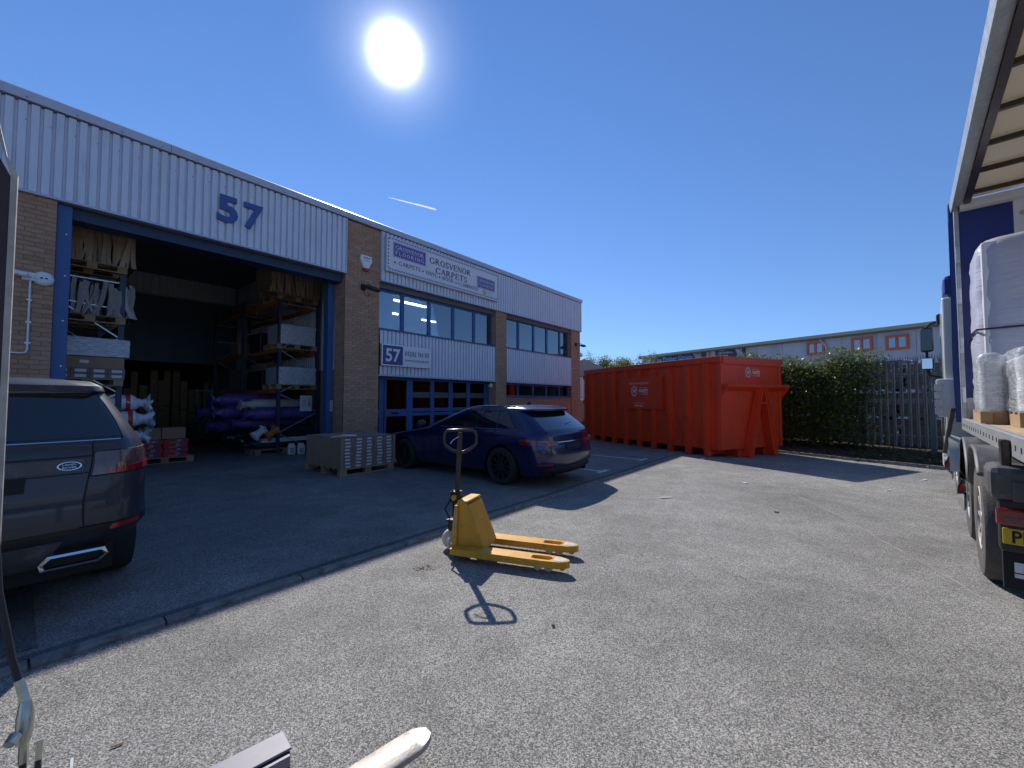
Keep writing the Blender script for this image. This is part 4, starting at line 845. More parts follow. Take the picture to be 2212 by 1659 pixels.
# pump, steer wheels, tiller
MB().cyl((-.07, .29, .16), (-.07, .29, .50), .045, n=16).build('pump_cylinder', M['black'], pt, 40); MB().cyl((-.02, .29, .2), (-.02, .29, .54), .03, n=14).build('lift_ram', M['black'], pt, 40)
bx('pump_block', M['black'], pt, -.14, -.0, .22, .36, .20, .32, .015); bx('pedal', M['black'], pt, -.20, -.12, .30, .34, .27, .29)
MB().tube([(-.13, .24, .33), (-.17, .22, .42), (-.12, .24, .52), (-.1, .26, .62)], .01, 6).build('release_rod', M['black'], pt)
SW = Mat((-.09, .27, .10)) @ Matrix.Rotation(R(48), 4, 'Z')
for s in (-1, 1):
    w = MB().lathe([(.05, 0), (.095, .004), (.1, .012), (.1, .042), (.095, .05), (.05, .054)], SW @ Mat((0, s * .075 + (.027 if s > 0 else -.027) * 0 + .027, 0), rx=R(90)), 26).build('steer_wheel', M['nylon'], pt, 40)
    MB().lathe([(.018, -.002), (.04, -.004), (.04, .058), (.018, .058)], SW @ Mat((0, s * .075 + .027, 0), rx=R(90)), 16).build('hub', M['black'], w, 40)
TL = Mat((-.07, .29, 0)) @ Matrix.Rotation(R(22), 4, 'Z')       # tiller turned so that its loop faces the yard
def tl(x, y, z): return TL @ Vector((x, y, z))
MB().bar(tl(0, 0, .55), tl(.03, 0, 1.20), .05, .032, up=tl(0, 1, 0) - tl(0, 0, 0)).build('tiller_shaft', M['handle'], pt, bevel=.006)
bx('tiller_yoke', M['black'], pt, -.13, -.01, .25, .33, .48, .6, .012)
MB().cyl((-.075, .22, .54), (-.075, .36, .54), .028, n=12).build('yoke_pin', M['yellow'], pt)
lp = [(0, .985), (-.09, 1.02), (-.145, 1.06), (-.165, 1.09), (-.167, 1.16), (-.155, 1.205), (-.13, 1.22), (0, 1.225), (.13, 1.22), (.155, 1.205), (.167, 1.16), (.165, 1.09), (.145, 1.06), (.09, 1.02)]
MB().tube([tl(.03 + a, 0, z) for a, z in lp], .016, 10, closed=True).build('handle_loop', M['handle'], pt, 60)
MB().tube([tl(.02, -.02, 1.16), tl(-.03, -.03, 1.13), tl(-.06, -.035, 1.10), tl(-.065, -.035, 1.085)], .006, 6).build('lever', M['chrome'], pt, 60)

# ================================================================== red waste container
ct = thing('waste_container', 'red roll-on waste skip with ribbed sides and hook frame', 'skip', CF.o, CF.a)
CL_, CW, Z0, Z1 = 6.02, 2.58, .22, 2.72
sh = MB(); t_ = .05
sh.box(0, CL_, -t_ - .06, -.06, Z0, Z1); sh.box(0, CL_, -CW + .06, -CW + .06 + t_, Z0, Z1); sh.box(0, t_, -CW + .12, -.12, Z0, Z1 - .03); sh.box(CL_ - t_, CL_, -CW + .12, -.12, Z0, Z1 - .03); sh.box(.06, CL_ - .06, -CW + .12, -.12, Z0, Z0 + .06)
sh.build('shell', M['red'], ct)
bx('top_rail', M['red'], ct, -.03, CL_ + .05, -.13, .02, Z1 - .16, Z1 + .01, .008); bx('top_rail', M['red'], ct, -.03, CL_ + .05, -CW - .02, -CW + .13, Z1 - .16, Z1 + .01, .008)
bx('end_rail', M['red'], ct, -.05, .1, -CW + .135, -.135, Z1 - .19, Z1 - .01, .008); bx('end_rail', M['red'], ct, CL_ - .05, CL_ + .06, -CW + .135, -.135, Z1 - .16, Z1 - .01, .008)
bx('end_cap', M['red'], ct, -.055, -.035, -CW - .03, -.055, Z1 - .20, Z1 - .0)
# side ribs: full height, and short ones round the print panel
for side in (0, 1):
    y0, y1 = ((-.06, .05) if side == 0 else (-CW - .05, -CW + .06))
    for x in (5.55, 4.92, 4.30, 3.68, 3.04, 2.40, 1.74, 1.08, .44):
        short = side == 0 and x in (3.68, 3.04, 2.40)
        spans = ((.02, 1.26), (2.28, Z1 - .17)) if short else ((.02, Z1 - .17),)
        for a, b in spans:
            yy = y1 if side == 0 else y0; base = y0 if side == 0 else y1
            MB().prism([(x - .085, base), (x - .065, yy), (x + .065, yy), (x + .085, base)], a if side == 0 else a, b, 'z').build('side_rib', M['red'], ct)
bx('print_panel', M['red'], ct, 2.02, 3.98, -.058, .048, 1.262, 2.278)
bx('corner_post', M['red'], ct, -.035, .09, -.10, .008, Z0, Z1 - .17, .006); bx('corner_post', M['red'], ct, -.035, .09, -CW - .008, -CW + .10, Z0, Z1 - .17, .006); bx('corner_post', M['red'], ct, CL_ - .09, CL_ + .03, -.10, .02, Z0, Z1 - .17, .006)
bx('sill_rail', M['red'], ct, .1, CL_ - .1, -.14, -.061, Z0 - .02, Z0 + .12)
for y in (-.75, -1.83): bx('skid_rail', M['reddirty'], ct, -.02, CL_ - .1, y - .09, y + .09, .0, .2, .01)
for x in (.44, 1.74, 3.04, 4.30, 5.55): bx('cross_bearer', M['reddirty'], ct, x - .06, x + .06, -CW + .05, -.05, .06, .215)
# front ledge and hook A-frame
MB().prism([(-.24, 1.98), (-.24, 1.90), (-.03, 1.80), (-.03, 1.98)], -CW - .06, .0, 'y').build('ledge', M['red'], ct)
for y in (-.02, -CW - .04): MB().prism([(-.24, 1.9), (-.03, 1.9), (-.03, 1.62)], y - .02, y + .02).build('gusset', M['red'], ct)
for ya, yb, s in ((-1.46, -.92, 1), (-1.60, -1.98, -1)):
    MB().add([(-.20, ya - .05, 1.9), (-.20, ya + .05, 1.9), (-.22, yb + .09, .02), (-.22, yb - .09, .02), (-.03, ya - .05, 1.9), (-.03, ya + .05, 1.9), (-.0, yb + .09, .02), (-.0, yb - .09, .02)], [(0, 1, 2, 3), (7, 6, 5, 4), (0, 3, 7, 4), (1, 5, 6, 2), (0, 4, 5, 1), (3, 2, 6, 7)]).build('frame_leg', M['red'], ct)
    MB().add([(-.245, ya - .015, 1.9), (-.245, ya + .015, 1.9), (-.245, yb + .02 * 1, .15), (-.245, yb - .02, .15), (-.2, ya - .015, 1.9), (-.2, ya + .015, 1.9), (-.2, yb + .02, .15), (-.2, yb - .02, .15)], [(0, 1, 2, 3), (0, 3, 7, 4), (1, 5, 6, 2), (3, 2, 6, 7)]).build('frame_flange', M['red'], ct)
MB().cyl((-.17, -1.42, 1.46), (-.17, -1.72, 1.46), .03, n=12).build('hook_bar', M['red'], ct, 40)
for z in (2.45, 1.5, .7): MB().cyl((CL_ + .03, .03, z - .08), (CL_ + .03, .03, z + .08), .035, n=10).build('door_hinge', M['reddirty'], ct, 40)
# print: circled W and words, on the long side (reads towards -x) and on the end
def logo(org, X, Y, s, parent):
    X, Y, O = Vector(X), Vector(Y), Vector(org); N = X.cross(Y); mb = MB(); n = 36
    for r0, r1 in ((.155, .175), (.135, .142)):
        vs = []
        for k in range(n):
            a = 2 * math.pi * k / n
            for r in (r0, r1): vs.append(O + X * ((.175 + r * math.cos(a) * .85) * s) + Y * ((.175 + r * math.sin(a)) * s) + N * .003)
        mb.add(vs, [(2 * k, 2 * k + 1, 2 * ((k + 1) % n) + 1, 2 * ((k + 1) % n)) for k in range(n)])
    mb.build('logo_ring', M['logo'], parent)
    lettering('logo_letter', 'W', M['logo'], parent, O + X * .085 * s + Y * .10 * s, X, Y, .15 * s, .18 * s, bold=.03)
    lettering('logo_words', 'THE', M['logo'], parent, O + X * .41 * s + Y * .265 * s, X, Y, .04 * s, .1 * s); lettering('logo_words', 'WASTE', M['logo'], parent, O + X * .40 * s + Y * .12 * s, X, Y, .115 * s, .42 * s, bold=.035); lettering('logo_words', 'GROUP', M['logo'], parent, O + X * .66 * s + Y * .045 * s, X, Y, .04 * s, .16 * s, bold=.02)
    for a, b, z in ((.53, .82, .28), (.41, .64, .06)): MB().add([O + X * a * s + Y * z * s + N * .003, O + X * b * s + Y * z * s + N * .003, O + X * b * s + Y * (z + .008) * s + N * .003, O + X * a * s + Y * (z + .008) * s + N * .003], [(0, 1, 2, 3)]).build('logo_line', M['logo'], parent)
logo((3.36, .048, 1.68), (-1, 0, 0), (0, 0, 1), .95, ct)
lettering('slogan', 'I hired my skip from...', M['logo'], ct, (3.44, .048, 2.07), (-1, 0, 0), (0, 0, 1), .075, .94, shear=.3)
lettering('web_line', 'thewastegroup.co.uk', M['logo'], ct, (3.24, .048, 1.44), (-1, 0, 0), (0, 0, 1), .04, .52); lettering('phone_line', '0800 002 2020', M['logo'], ct, (3.17, .048, 1.34), (-1, 0, 0), (0, 0, 1), .055, .37, bold=.02)
logo((0, -1.02, 2.18), (0, -1, 0), (0, 0, 1), .78, ct)
# ================================================================== cars
class Car:
    NR, NC, NS = 6, 6, 44
    def __init__(s, rows, wheels, bow=.05, fbow=.10):
        s.rows = rows; s.g = []; NR, NC, NS = s.NR, s.NC, s.NS
        for i, (z, xr, xf, w, rr, rf, drop) in enumerate(rows):
            pts = []; rrx, rry = rr; rfx, rfy = rf
            for j in range(NR): y = (w - rry) * j / NR; pts.append((xr + bow * (y / max(w, .01)) ** 2 * (1 if w > .05 else 0), y))
            x0 = xr + bow * (((w - rry) / max(w, .01)) ** 2 if w > .05 else 0)
            for j in range(NC): a = R(90 * j / NC); pts.append((x0 + rrx * (1 - math.cos(a)), w - rry + rry * math.sin(a)))
            xa, xb = x0 + rrx, xf - rfx - fbow * .6
            for j in range(NS): pts.append((xa + (xb - xa) * j / NS, w))
            for j in range(NC): a = R(90 * j / NC); pts.append((xb + rfx * math.sin(a), w - rfy + rfy * math.cos(a)))
            for j in range(NR + 1): y = (w - rfy) * (1 - j / NR); pts.append((xb + rfx + fbow * .6 * (1 - (y / max(w - rfy, .01)) ** 2), y))
            row = []
            for (x, y) in pts:
                zz = z - drop * max(0, (x - xr) / (xf - xr)) ** 2 if drop else z
                for xc, zc, Rw in wheels:
                    if abs(x - xc) < Rw and y > w * .9 and w > .5:
                        zz = max(zz, zc + math.sqrt(Rw * Rw - (x - xc) ** 2) + .003 * i)
                row.append(Vector((x, y, zz)))
            s.g.append(row)
        s.n = len(s.g[0])
    def P(s, r, c):
        sg = -1 if c < 0 else 1; c = abs(c); r = max(0, min(len(s.g) - 1.001, r)); c = min(s.n - 1.001, c)
        i, j = int(r), int(c); a, b = r - i, c - j; g = s.g
        p = g[i][j] * (1 - a) * (1 - b) + g[i][j + 1] * (1 - a) * b + g[i + 1][j] * a * (1 - b) + g[i + 1][j + 1] * a * b
        return Vector((p.x, p.y * sg, p.z))
    def N(s, r, c):
        e = .15; u = s.P(r + e, c) - s.P(r - e, c); v = s.P(r, c + e) - s.P(r, c - e)
        n = u.cross(v)
        return n.normalized() if n.length > 1e-9 else Vector((0, 0, 1))
    def body(s, m, parent, r0=0, r1=None, name='body', off=0):
        r1 = r1 or len(s.g) - 1; mb = MB(); k = s.n
        for sg in (1, -1):
            vs = [(p.x, p.y * sg, p.z) for r in range(r0, r1 + 1) for p in s.g[r]]
            fs = [(i * k + j, i * k + j + 1, (i + 1) * k + j + 1, (i + 1) * k + j) for i in range(r1 - r0) for j in range(k - 1)]
            if sg > 0: fs = [tuple(reversed(f)) for f in fs]
            mb.add(vs, fs)
        me = mb.build(name, m, parent, 38); b = bmesh.new(); b.from_mesh(me.data); bmesh.ops.remove_doubles(b, verts=b.verts, dist=.0004); b.to_mesh(me.data); b.free(); me.data.set_sharp_from_angle(angle=R(38)); return me
    def patch(s, name, m, parent, corners, n=8, k=14, off=.006, smooth=50):
        """corners: (r,c) at lower-start, lower-end, upper-end, upper-start"""
        mb = MB(); vs = []; a, b, c, d = corners
        for q in (off, -.01):
            for i in range(n + 1):
                for j in range(k + 1):
                    u, v = j / k, i / n
                    r = (a[0] * (1 - u) + b[0] * u) * (1 - v) + (d[0] * (1 - u) + c[0] * u) * v; cc = (a[1] * (1 - u) + b[1] * u) * (1 - v) + (d[1] * (1 - u) + c[1] * u) * v
                    vs.append(s.P(r, cc) + s.N(r, cc) * q)
        T = (n + 1) * (k + 1); fs = [(i * (k + 1) + j, i * (k + 1) + j + 1, (i + 1) * (k + 1) + j + 1, (i + 1) * (k + 1) + j) for i in range(n) for j in range(k)]
        for i in range(n):
            for e in (0, k): q = i * (k + 1) + e; fs.append((q, q + k + 1, q + k + 1 + T, q + T))
        for j in range(k):
            for e in (0, n): q = e * (k + 1) + j; fs.append((q, q + 1, q + 1 + T, q + T))
        o = mb.add(vs, fs).build(name, m, parent, smooth); b2 = bmesh.new(); b2.from_mesh(o.data); bmesh.ops.recalc_face_normals(b2, faces=b2.faces); b2.to_mesh(o.data); b2.free(); o.data.set_sharp_from_angle(angle=R(smooth)); return o
    def seam(s, parent, pts, r=.004, m='seam', name='seam', off=.0015, n=14):
        path = []
        for a, b in zip(pts[:-1], pts[1:]):
            for i in range(n): u = i / n; path.append((a[0] * (1 - u) + b[0] * u, a[1] * (1 - u) + b[1] * u))
        path.append(pts[-1]); return MB().tube([s.P(r_, c_) + s.N(r_, c_) * off for r_, c_ in path], r, 5).build(name, M[m], parent)
def wheel(parent, x, y, r, w, side, rim='alu', tyre='rubber', spokes=10, rimr=.68, name='wheel'):
    Mx = Mat((x, y, r), rx=R(90) if side < 0 else R(-90))      # local z points outwards
    t = thing(name, None, None); t.parent = parent; tm = M[tyre]
    MB().lathe([(rimr * r, -w + .02), (r * .93, -w), (r, -w + .03), (r, -.03), (r * .96, -.005), (r * .85, .004), (rimr * r, -.01)], Mx, 40, closed=False).build('tyre', tm, t, 40)
    b = MB().lathe([(rimr * r, -w * .9), (rimr * r, -.015), (rimr * r * .95, -.004), (rimr * r * .91, -.03), (rimr * r * .9, -w * .55), (.0, -w * .6)], Mx, 40, closed=False)
    for k in range(spokes):
        a = 2 * math.pi * k / spokes; q = Mx @ Matrix.Rotation(a, 4, 'Z'); b.add([q @ Vector(v) for v in ((.03, -.022, -.02), (.03, .022, -.02), (rimr * r * .93, .014, -.012), (rimr * r * .93, -.014, -.012), (.03, -.03, -.05), (.03, .03, -.05), (rimr * r * .93, .02, -.05), (rimr * r * .93, -.02, -.05))], [(0, 1, 2, 3), (0, 3, 7, 4), (1, 5, 6, 2), (0, 4, 5, 1)])
    b.lathe([(.0, -.008), (.05, -.012), (.06, -.03), (.06, -.06)], Mx, 16, closed=False); b.build('rim', M[rim], t, 40); return t
# ---- grey sport utility vehicle, nose in to the building
c_, f_ = (.34, .30), (.5, .5)
sr = [(.33, -2.22, 2.25, .80, (.5, .35), (.4, .4), 0), (.43, -2.32, 2.36, .90, (.46, .34), f_, 0), (.56, -2.40, 2.42, .985, (.34, .28), f_, 0), (.64, -2.415, 2.43, .99, (.36, .30), f_, 0), (.78, -2.405, 2.43, .985, (.36, .30), f_, 0),
      (.93, -2.385, 2.40, .985, (.34, .28), f_, 0), (1.03, -2.375, 2.33, .985, (.34, .26), f_, 0), (1.13, -2.36, 2.1, .97, (.32, .24), (.5, .5), .05), (1.19, -2.35, 1.25, .945, (.30, .22), (.5, .5), 0), (1.23, -2.335, 1.12, .925, (.26, .18), (.45, .5), 0),
      (1.38, -2.27, .80, .86, (.24, .14), (.45, .5), 0), (1.53, -2.20, .5, .79, (.22, .12), (.4, .5), 0), (1.64, -2.155, .26, .735, (.20, .12), (.35, .45), 0), (1.655, -2.235, .24, .73, (.20, .14), (.35, .45), 0), (1.70, -2.24, .12, .715, (.24, .16), (.35, .45), 0), (1.745, -2.19, .0, .66, (.3, .25), (.35, .4), 0), (1.765, -2.05, -.1, .5, (.3, .25), (.3, .3), 0), (1.775, -1.9, -.2, .25, (.2, .15), (.2, .15), 0), (1.78, -1.7, -.4, .001, (.01, .0005), (.01, .0005), 0)]
sr = [(z if z < 1.2 else 1.2 + (z - 1.2) * .84, *q) for z, *q in sr]
SV = Frame(BF.w(-5.71, -3.36)[:2], 141)
suv = thing('parked_suv', 'dark grey sport utility vehicle seen from behind at left edge', 'car', (*SV.o[:2], .022), SV.a)
S = Car(sr, ((-1.42, .38, .46), (1.5, .38, .46)), .10)
S.body(M['suv'], suv)
bx('underbody', M['blackmat'], suv, -2.2, 2.2, -.78, .78, .24, .72)
S.patch('rear_window', M['carglass'], suv, ((9.1, -7.2), (9.1, 7.2), (12.6, 7.4), (12.6, -7.4)), 8, 30, .004)
S.patch('chrome_strip', M['chrome'], suv, ((8.62, -7.0), (8.62, 7.0), (8.8, 7.0), (8.8, -7.0)), 1, 30, .008)
S.patch('lower_bumper', M['black'], suv, ((.1, -12), (.1, 12), (2.55, 12), (2.55, -12)), 6, 40, .006)
S.patch('bumper_insert', M['mud'], suv, ((.3, -5.0), (.3, 5.0), (1.8, 4.4), (1.8, -4.4)), 4, 20, .020)
S.patch('tailgate_panel', M['suv'], suv, ((3.2, -5.1), (3.2, 5.1), (5.4, 5.2), (5.4, -5.2)), 4, 30, .004)
S.patch('plate_trim', M['mud'], suv, ((5.75, -4.9), (5.75, 4.9), (6.6, 4.9), (6.6, -4.9)), 3, 24, .008)
S.patch('number_plate', M['seam'], suv, ((4.75, -2.7), (4.75, 2.7), (5.65, 2.7), (5.65, -2.7)), 3, 12, .014)
for sg in (1, -1):
    S.patch('tail_light', M['lampdark'], suv, ((5.35, sg * 5.35), (5.45, sg * 13.2), (7.2, sg * 13.4), (7.0, sg * 5.35)), 6, 16, .010)
    S.patch('tail_light_lens', M['lampred'], suv, ((5.42, sg * 6.0), (5.50, sg * 12.8), (6.1, sg * 13.0), (5.75, sg * 6.0)), 4, 12, .015)
    S.patch('reflector', M['lampred'], suv, ((2.05, sg * 6.4), (2.2, sg * 9.0), (2.6, sg * 9.2), (2.5, sg * 6.7)), 3, 8, .014)
    S.patch('side_window', M['carglass'], suv, ((9.3, sg * 15.5), (9.3, sg * 50), (13, sg * 50), (13, sg * 16)), 6, 40, .004)
    S.seam(suv, ((2.7, sg * 5.2), (8.9, sg * 5.3)), .005); S.seam(suv, ((7.05, sg * 5.3), (7.3, sg * 14)), .004); S.seam(suv, ((5.3, sg * 5.3), (5.35, sg * 13.4)), .004); S.seam(suv, ((2.62, sg * 5.0), (2.62, sg * 16)), .004)
    S.seam(suv, ((9.0, sg * 7.3), (12.9, sg * 7.5)), .006)
    for x, nm in ((-1.42, 0), (1.5, 1)): wheel(suv, x, sg * .985, .385, .27, sg, 'black', 'rubber')
    # exhaust
    q = Vector((-2.345, sg * -.55, .40)); o = MB(); pts = [(-.16, -.045), (.12, -.045), (.17, .0), (.15, .05), (-.13, .05), (-.17, .0)]
    yy = -.56 * sg
    fo = [( -2.42, yy + sg * -a, .405 + b) for a, b in pts]; fi = [(-2.425, yy + sg * -a * .87, .405 + b * .68) for a, b in pts]; bo = [(-2.25, yy + sg * -a, .405 + b) for a, b in pts]
    o.add(fo + fi + bo, [(i, (i + 1) % 6, (i + 1) % 6 + 6, i + 6) for i in range(6)] + [(i, i + 12, (i + 1) % 6 + 12, (i + 1) % 6) for i in range(6)]); e = o.build('exhaust_tip', M['chrome'], suv)
    MB().add([(p[0] + .03, p[1], p[2]) for p in fi], [(0, 1, 2, 3, 4, 5)]).build('exhaust_opening', M['seam'], e)
S.seam(suv, ((5.58, -5.2), (5.58, 5.2)), .004); S.seam(suv, ((6.75, -5.2), (6.75, 5.2)), .005)
# badge: oval
bp = S.P(6.15, -4.3); bn = S.N(6.15, -4.3); Xb = Vector((0, -1, 0)); Xb = (Xb - bn * Xb.dot(bn)).normalized(); Yb = bn.cross(Xb)
if Yb.z < 0: Yb = -Yb
mb = MB(); mi = MB(); n = 28
for k in range(n): pass
ov = lambda s_, q: [bp + bn * q + Xb * (.062 * s_ * math.cos(2 * math.pi * k / n)) + Yb * (.030 * s_ * math.sin(2 * math.pi * k / n)) for k in range(n)]
bd = MB().add(ov(1, .016) + ov(1.02, .002), [tuple(range(n))] + [(k, k + n, (k + 1) % n + n, (k + 1) % n) for k in range(n)]).build('oval_badge', M['chrome'], suv); MB().add(ov(.86, .0175), [tuple(range(n))]).build('badge_centre', M['black'], bd)
for s_, z in (('LAND-', .004), ('ROVER', -.016)): lettering('badge_lettering', s_, M['chrome'], bd, bp + bn * .017 - Xb * .036 + Yb * z, Xb, Yb, .012, .072, lift=.002)
MB().bar((-2.21, -.35, 1.27), (-2.18, .05, 1.30), .02, .015).build('wiper', M['black'], suv)
MB().tube([(-.9 + .05 * i, -.67, 1.628) for i in range(-8, 20)], .012, 6).build('roof_rail', M['black'], suv); MB().tube([(-.9 + .05 * i, .67, 1.628) for i in range(-8, 20)], .012, 6).build('roof_rail', M['black'], suv)

# ---- dark blue estate car
ar = [(.20, -2.26, 2.28, .82, (.25, .25), (.45, .45), 0), (.30, -2.35, 2.38, .89, (.3, .28), (.5, .5), 0), (.45, -2.39, 2.41, .915, (.36, .30), (.55, .5), 0), (.58, -2.40, 2.40, .92, (.36, .30), (.55, .5), 0), (.70, -2.375, 2.36, .925, (.34, .28), (.55, .5), 0),
      (.80, -2.345, 2.26, .92, (.34, .26), (.55, .5), .05), (.88, -2.34, 2.0, .905, (.34, .24), (.55, .5), .09), (.94, -2.33, 1.15, .87, (.32, .22), (.5, .5), .01), (.98, -2.30, 1.05, .845, (.30, .2), (.5, .5), 0), (1.10, -2.15, .72, .80, (.26, .16), (.45, .5), 0), (1.22, -1.99, .4, .745, (.24, .14), (.42, .48), 0),
      (1.31, -1.86, .14, .70, (.22, .14), (.4, .45), 0), (1.325, -1.99, .12, .69, (.22, .14), (.4, .45), 0), (1.355, -1.985, .02, .675, (.24, .16), (.4, .42), 0), (1.395, -1.85, -.12, .6, (.3, .25), (.35, .4), 0), (1.42, -1.7, -.25, .42, (.3, .2), (.3, .25), 0), (1.43, -1.55, -.35, .2, (.2, .1), (.2, .1), 0), (1.433, -1.4, -.5, .001, (.01, .0005), (.01, .0005), 0)]
AV = Frame(BF.w(1.10, -3.70)[:2], 141)
aud = thing('parked_estate_car', 'dark blue estate car with roof spoiler parked by the office door', 'car', (*AV.o[:2], .022), AV.a)
A = Car(ar, ((-1.40, .33, .385), (1.42, .33, .385)), .09, .16)
A.body(M['audi'], aud); bx('underbody', M['blackmat'], aud, -2.15, 2.15, -.72, .72, .17, .6)
A.patch('rear_window', M['carglass'], aud, ((8.1, -6.9), (8.1, 6.9), (10.85, 6.9), (10.85, -6.9)), 6, 24, .004)
A.patch('spoiler_underside', M['black'], aud, ((11.0, -6.8), (11.0, 6.8), (11.9, 6.8), (11.9, -6.8)), 2, 20, .004)
A.patch('rear_diffuser', M['black'], aud, ((.1, -9), (.1, 9), (1.3, 8.6), (1.3, -8.6)), 4, 24, .010)
A.patch('number_plate', M['seam'], aud, ((3.55, -2.2), (3.55, 2.2), (4.45, 2.2), (4.45, -2.2)), 3, 10, .012)
A.patch('chrome_strip', M['chrome'], aud, ((4.72, -5.6), (4.72, 5.6), (4.84, 5.6), (4.84, -5.6)), 1, 20, .008)
A.patch('windscreen', M['carglass'], aud, ((8.2, 59), (8.2, 68), (11.0, 68), (11.0, 59)), 6, 10, .004)
for sg in (1, -1):
    A.patch('tail_light', M['lampred'], aud, ((4.3, sg * 4.2), (4.45, sg * 13.6), (5.5, sg * 13.2), (5.1, sg * 4.2)), 5, 14, .010)
    A.patch('tail_light_centre', M['lampdark'], aud, ((4.5, sg * 5.0), (4.6, sg * 11.5), (5.1, sg * 11.5), (4.85, sg * 5.0)), 3, 10, .014)
    A.patch('reflector', M['lampred'], aud, ((1.65, sg * 6.0), (1.65, sg * 10), (1.85, sg * 10), (1.85, sg * 6.0)), 2, 8, .012)
    A.patch('quarter_window', M['carglass'], aud, ((8.2, sg * 16.5), (8.2, sg * 24.6), (11.1, sg * 24.2), (11.0, sg * 18.8)), 6, 12, .004)
    A.patch('rear_door_window', M['carglass'], aud, ((8.2, sg * 25.2), (8.2, sg * 36.2), (11.1, sg * 35.8), (11.1, sg * 24.9)), 6, 14, .004)
    A.patch('front_door_window', M['carglass'], aud, ((8.2, sg * 37.0), (8.2, sg * 52.5), (11.0, sg * 53), (11.1, sg * 36.7)), 6, 16, .004)
    A.seam(aud, ((1.2, sg * 27), (5, sg * 24.5), (7.9, sg * 24.9)), .005); A.seam(aud, ((.6, sg * 38.0), (7.9, sg * 36.6)), .005); A.seam(aud, ((.6, sg * 52.0), (7.2, sg * 50.0)), .005); A.seam(aud, ((2.9, sg * 6.2), (7.9, sg * 7.0)), .004)
    A.seam(aud, ((8.05, sg * 15.8), (8.05, sg * 53)), .006, 'alu', 'trim_strip', .003); A.seam(aud, ((8.05, sg * 15.8), (11.3, sg * 18.6), (11.35, sg * 53)), .005, 'black', 'trim_strip', .003)
    for cc in (27.3, 38.6): q = A.P(6.1, sg * cc); bx('door_handle', M['audi'], aud, q.x - .02, q.x + .2, q.y - .02, q.y + .03, q.z - .015, q.z + .015, .006)
    MB().tube([A.P(13.2, sg * c) + Vector((0, 0, .028)) for c in range(16, 50, 2)], .014, 6).build('roof_rail', M['black'], aud, 60)
    mi_ = MB().lathe([(0, -.1), (.06, -.09), (.085, -.03), (.085, .05), (.05, .09), (0, .095)], Mat((.72, sg * 1.0, 1.02), rx=R(80)), 16, closed=False).build('door_mirror', M['black'], aud, 50)
    for x in (-1.40, 1.42): wheel(aud, x, sg * .915, .335, .25, sg, 'black', 'rubber', 10, .72)
    MB().lathe([(.055, 0), (.055, .1), (.045, .1), (.045, .02)], Mat((-2.30, sg * .52, .25), ry=R(90)), 18, closed=False).build('exhaust_tip', M['black'], aud, 50)
MB().prism([(-1.42, 1.43), (-1.30, 1.43), (-1.37, 1.485), (-1.40, 1.49)], -.012, .012).build('roof_aerial', M['black'], aud)
MB().bar((-2.19, -.02, 1.07), (-2.13, -.34, 1.10), .018, .018).build('rear_wiper', M['black'], aud)

# ================================================================== articulated lorry: tractor unit
tr = thing('tractor_unit', 'pale lorry tractor with black rear mudguards and mirrors', 'lorry', LF.o, LF.a)
bx('chassis_rail', M['blackmat'], tr, -.9, 4.9, -.95, -.85, .62, .88); bx('chassis_rail', M['blackmat'], tr, -.9, 4.9, -1.72, -1.62, .62, .88)
bx('fifth_wheel', M['black'], tr, -.2, .9, -1.7, -.85, .9, 1.02)
for x, r in ((0, .50), (1.42, .46), (3.95, .50)):
    for y, sg in ((-.02, 1), (-2.52, -1)):
        wheel(tr, x, y, r, .32, sg, 'alu' if x > 1 else 'steelw', 'rubberdust', 10, .56)
for sg in (0, 1):     # arched mudguards over the rear axles
    ys = (.01, -.62) if sg == 0 else (-1.95, -2.58)
    for (xc, ra, a0, a1) in ((0, .66, 42, 160), (1.42, .62, 20, 178)):
        pts = [(xc - math.cos(R(a)) * ra * 1.02, .5 + math.sin(R(a)) * ra * (1.0 if a < 150 else 1)) for a in range(a0, a1 + 1, 9)]
        pts = [(a, min(b, 1.13)) for a, b in pts]; inn = [(a * .0 + xc + (a - xc) * .95, b - .03) for a, b in pts]
        MB().prism(pts + inn[::-1], ys[1], ys[0], 'y').build('mudguard', M['mud'], tr, 40, bevel=.02)
# rear panel with lamps, plate and flap
bx('mudguard_end', M['mud'], tr, -.84, -.46, -.66, -.03, .80, 1.05, .05); bx('rear_panel', M['black'], tr, -.80, -.70, -2.4, -.075, .42, .82, .03); bx('mud_flap', M['blackmat'], tr, -.74, -.70, -.60, -.09, .14, .42, .01)
bx('mudguard_latch', M['mud'], tr, -.855, -.83, -.26, -.14, .80, .95, .02)
lt = bx('tail_light', M['lampred'], tr, -.825, -.795, -.52, -.06, .62, .745, .02); bx('tail_light_bar', M['lampred'], lt, -.832, -.824, -.5, -.085, .70, .725); bx('tail_light_strip', M['lampdark'], lt, -.832, -.824, -.48, -.1, .65, .68)
pl = bx('number_plate', M['plate'], tr, -.812, -.80, -.60, -.09, .485, .60, .006); lettering('plate_lettering', 'PN', M['seam'], pl, (-.812, -.135, .50), (0, -1, 0), (0, 0, 1), .085, .12, bold=.02)
fl = bx('flap_panel', M['label'], tr, -.748, -.742, -.50, -.145, .235, .345); bx('flap_mark', M['seam'], fl, -.7515, -.7485, -.24, -.19, .285, .325); bx('flap_line', M['seam'], fl, -.7515, -.7485, -.5, -.145, .265, .272)
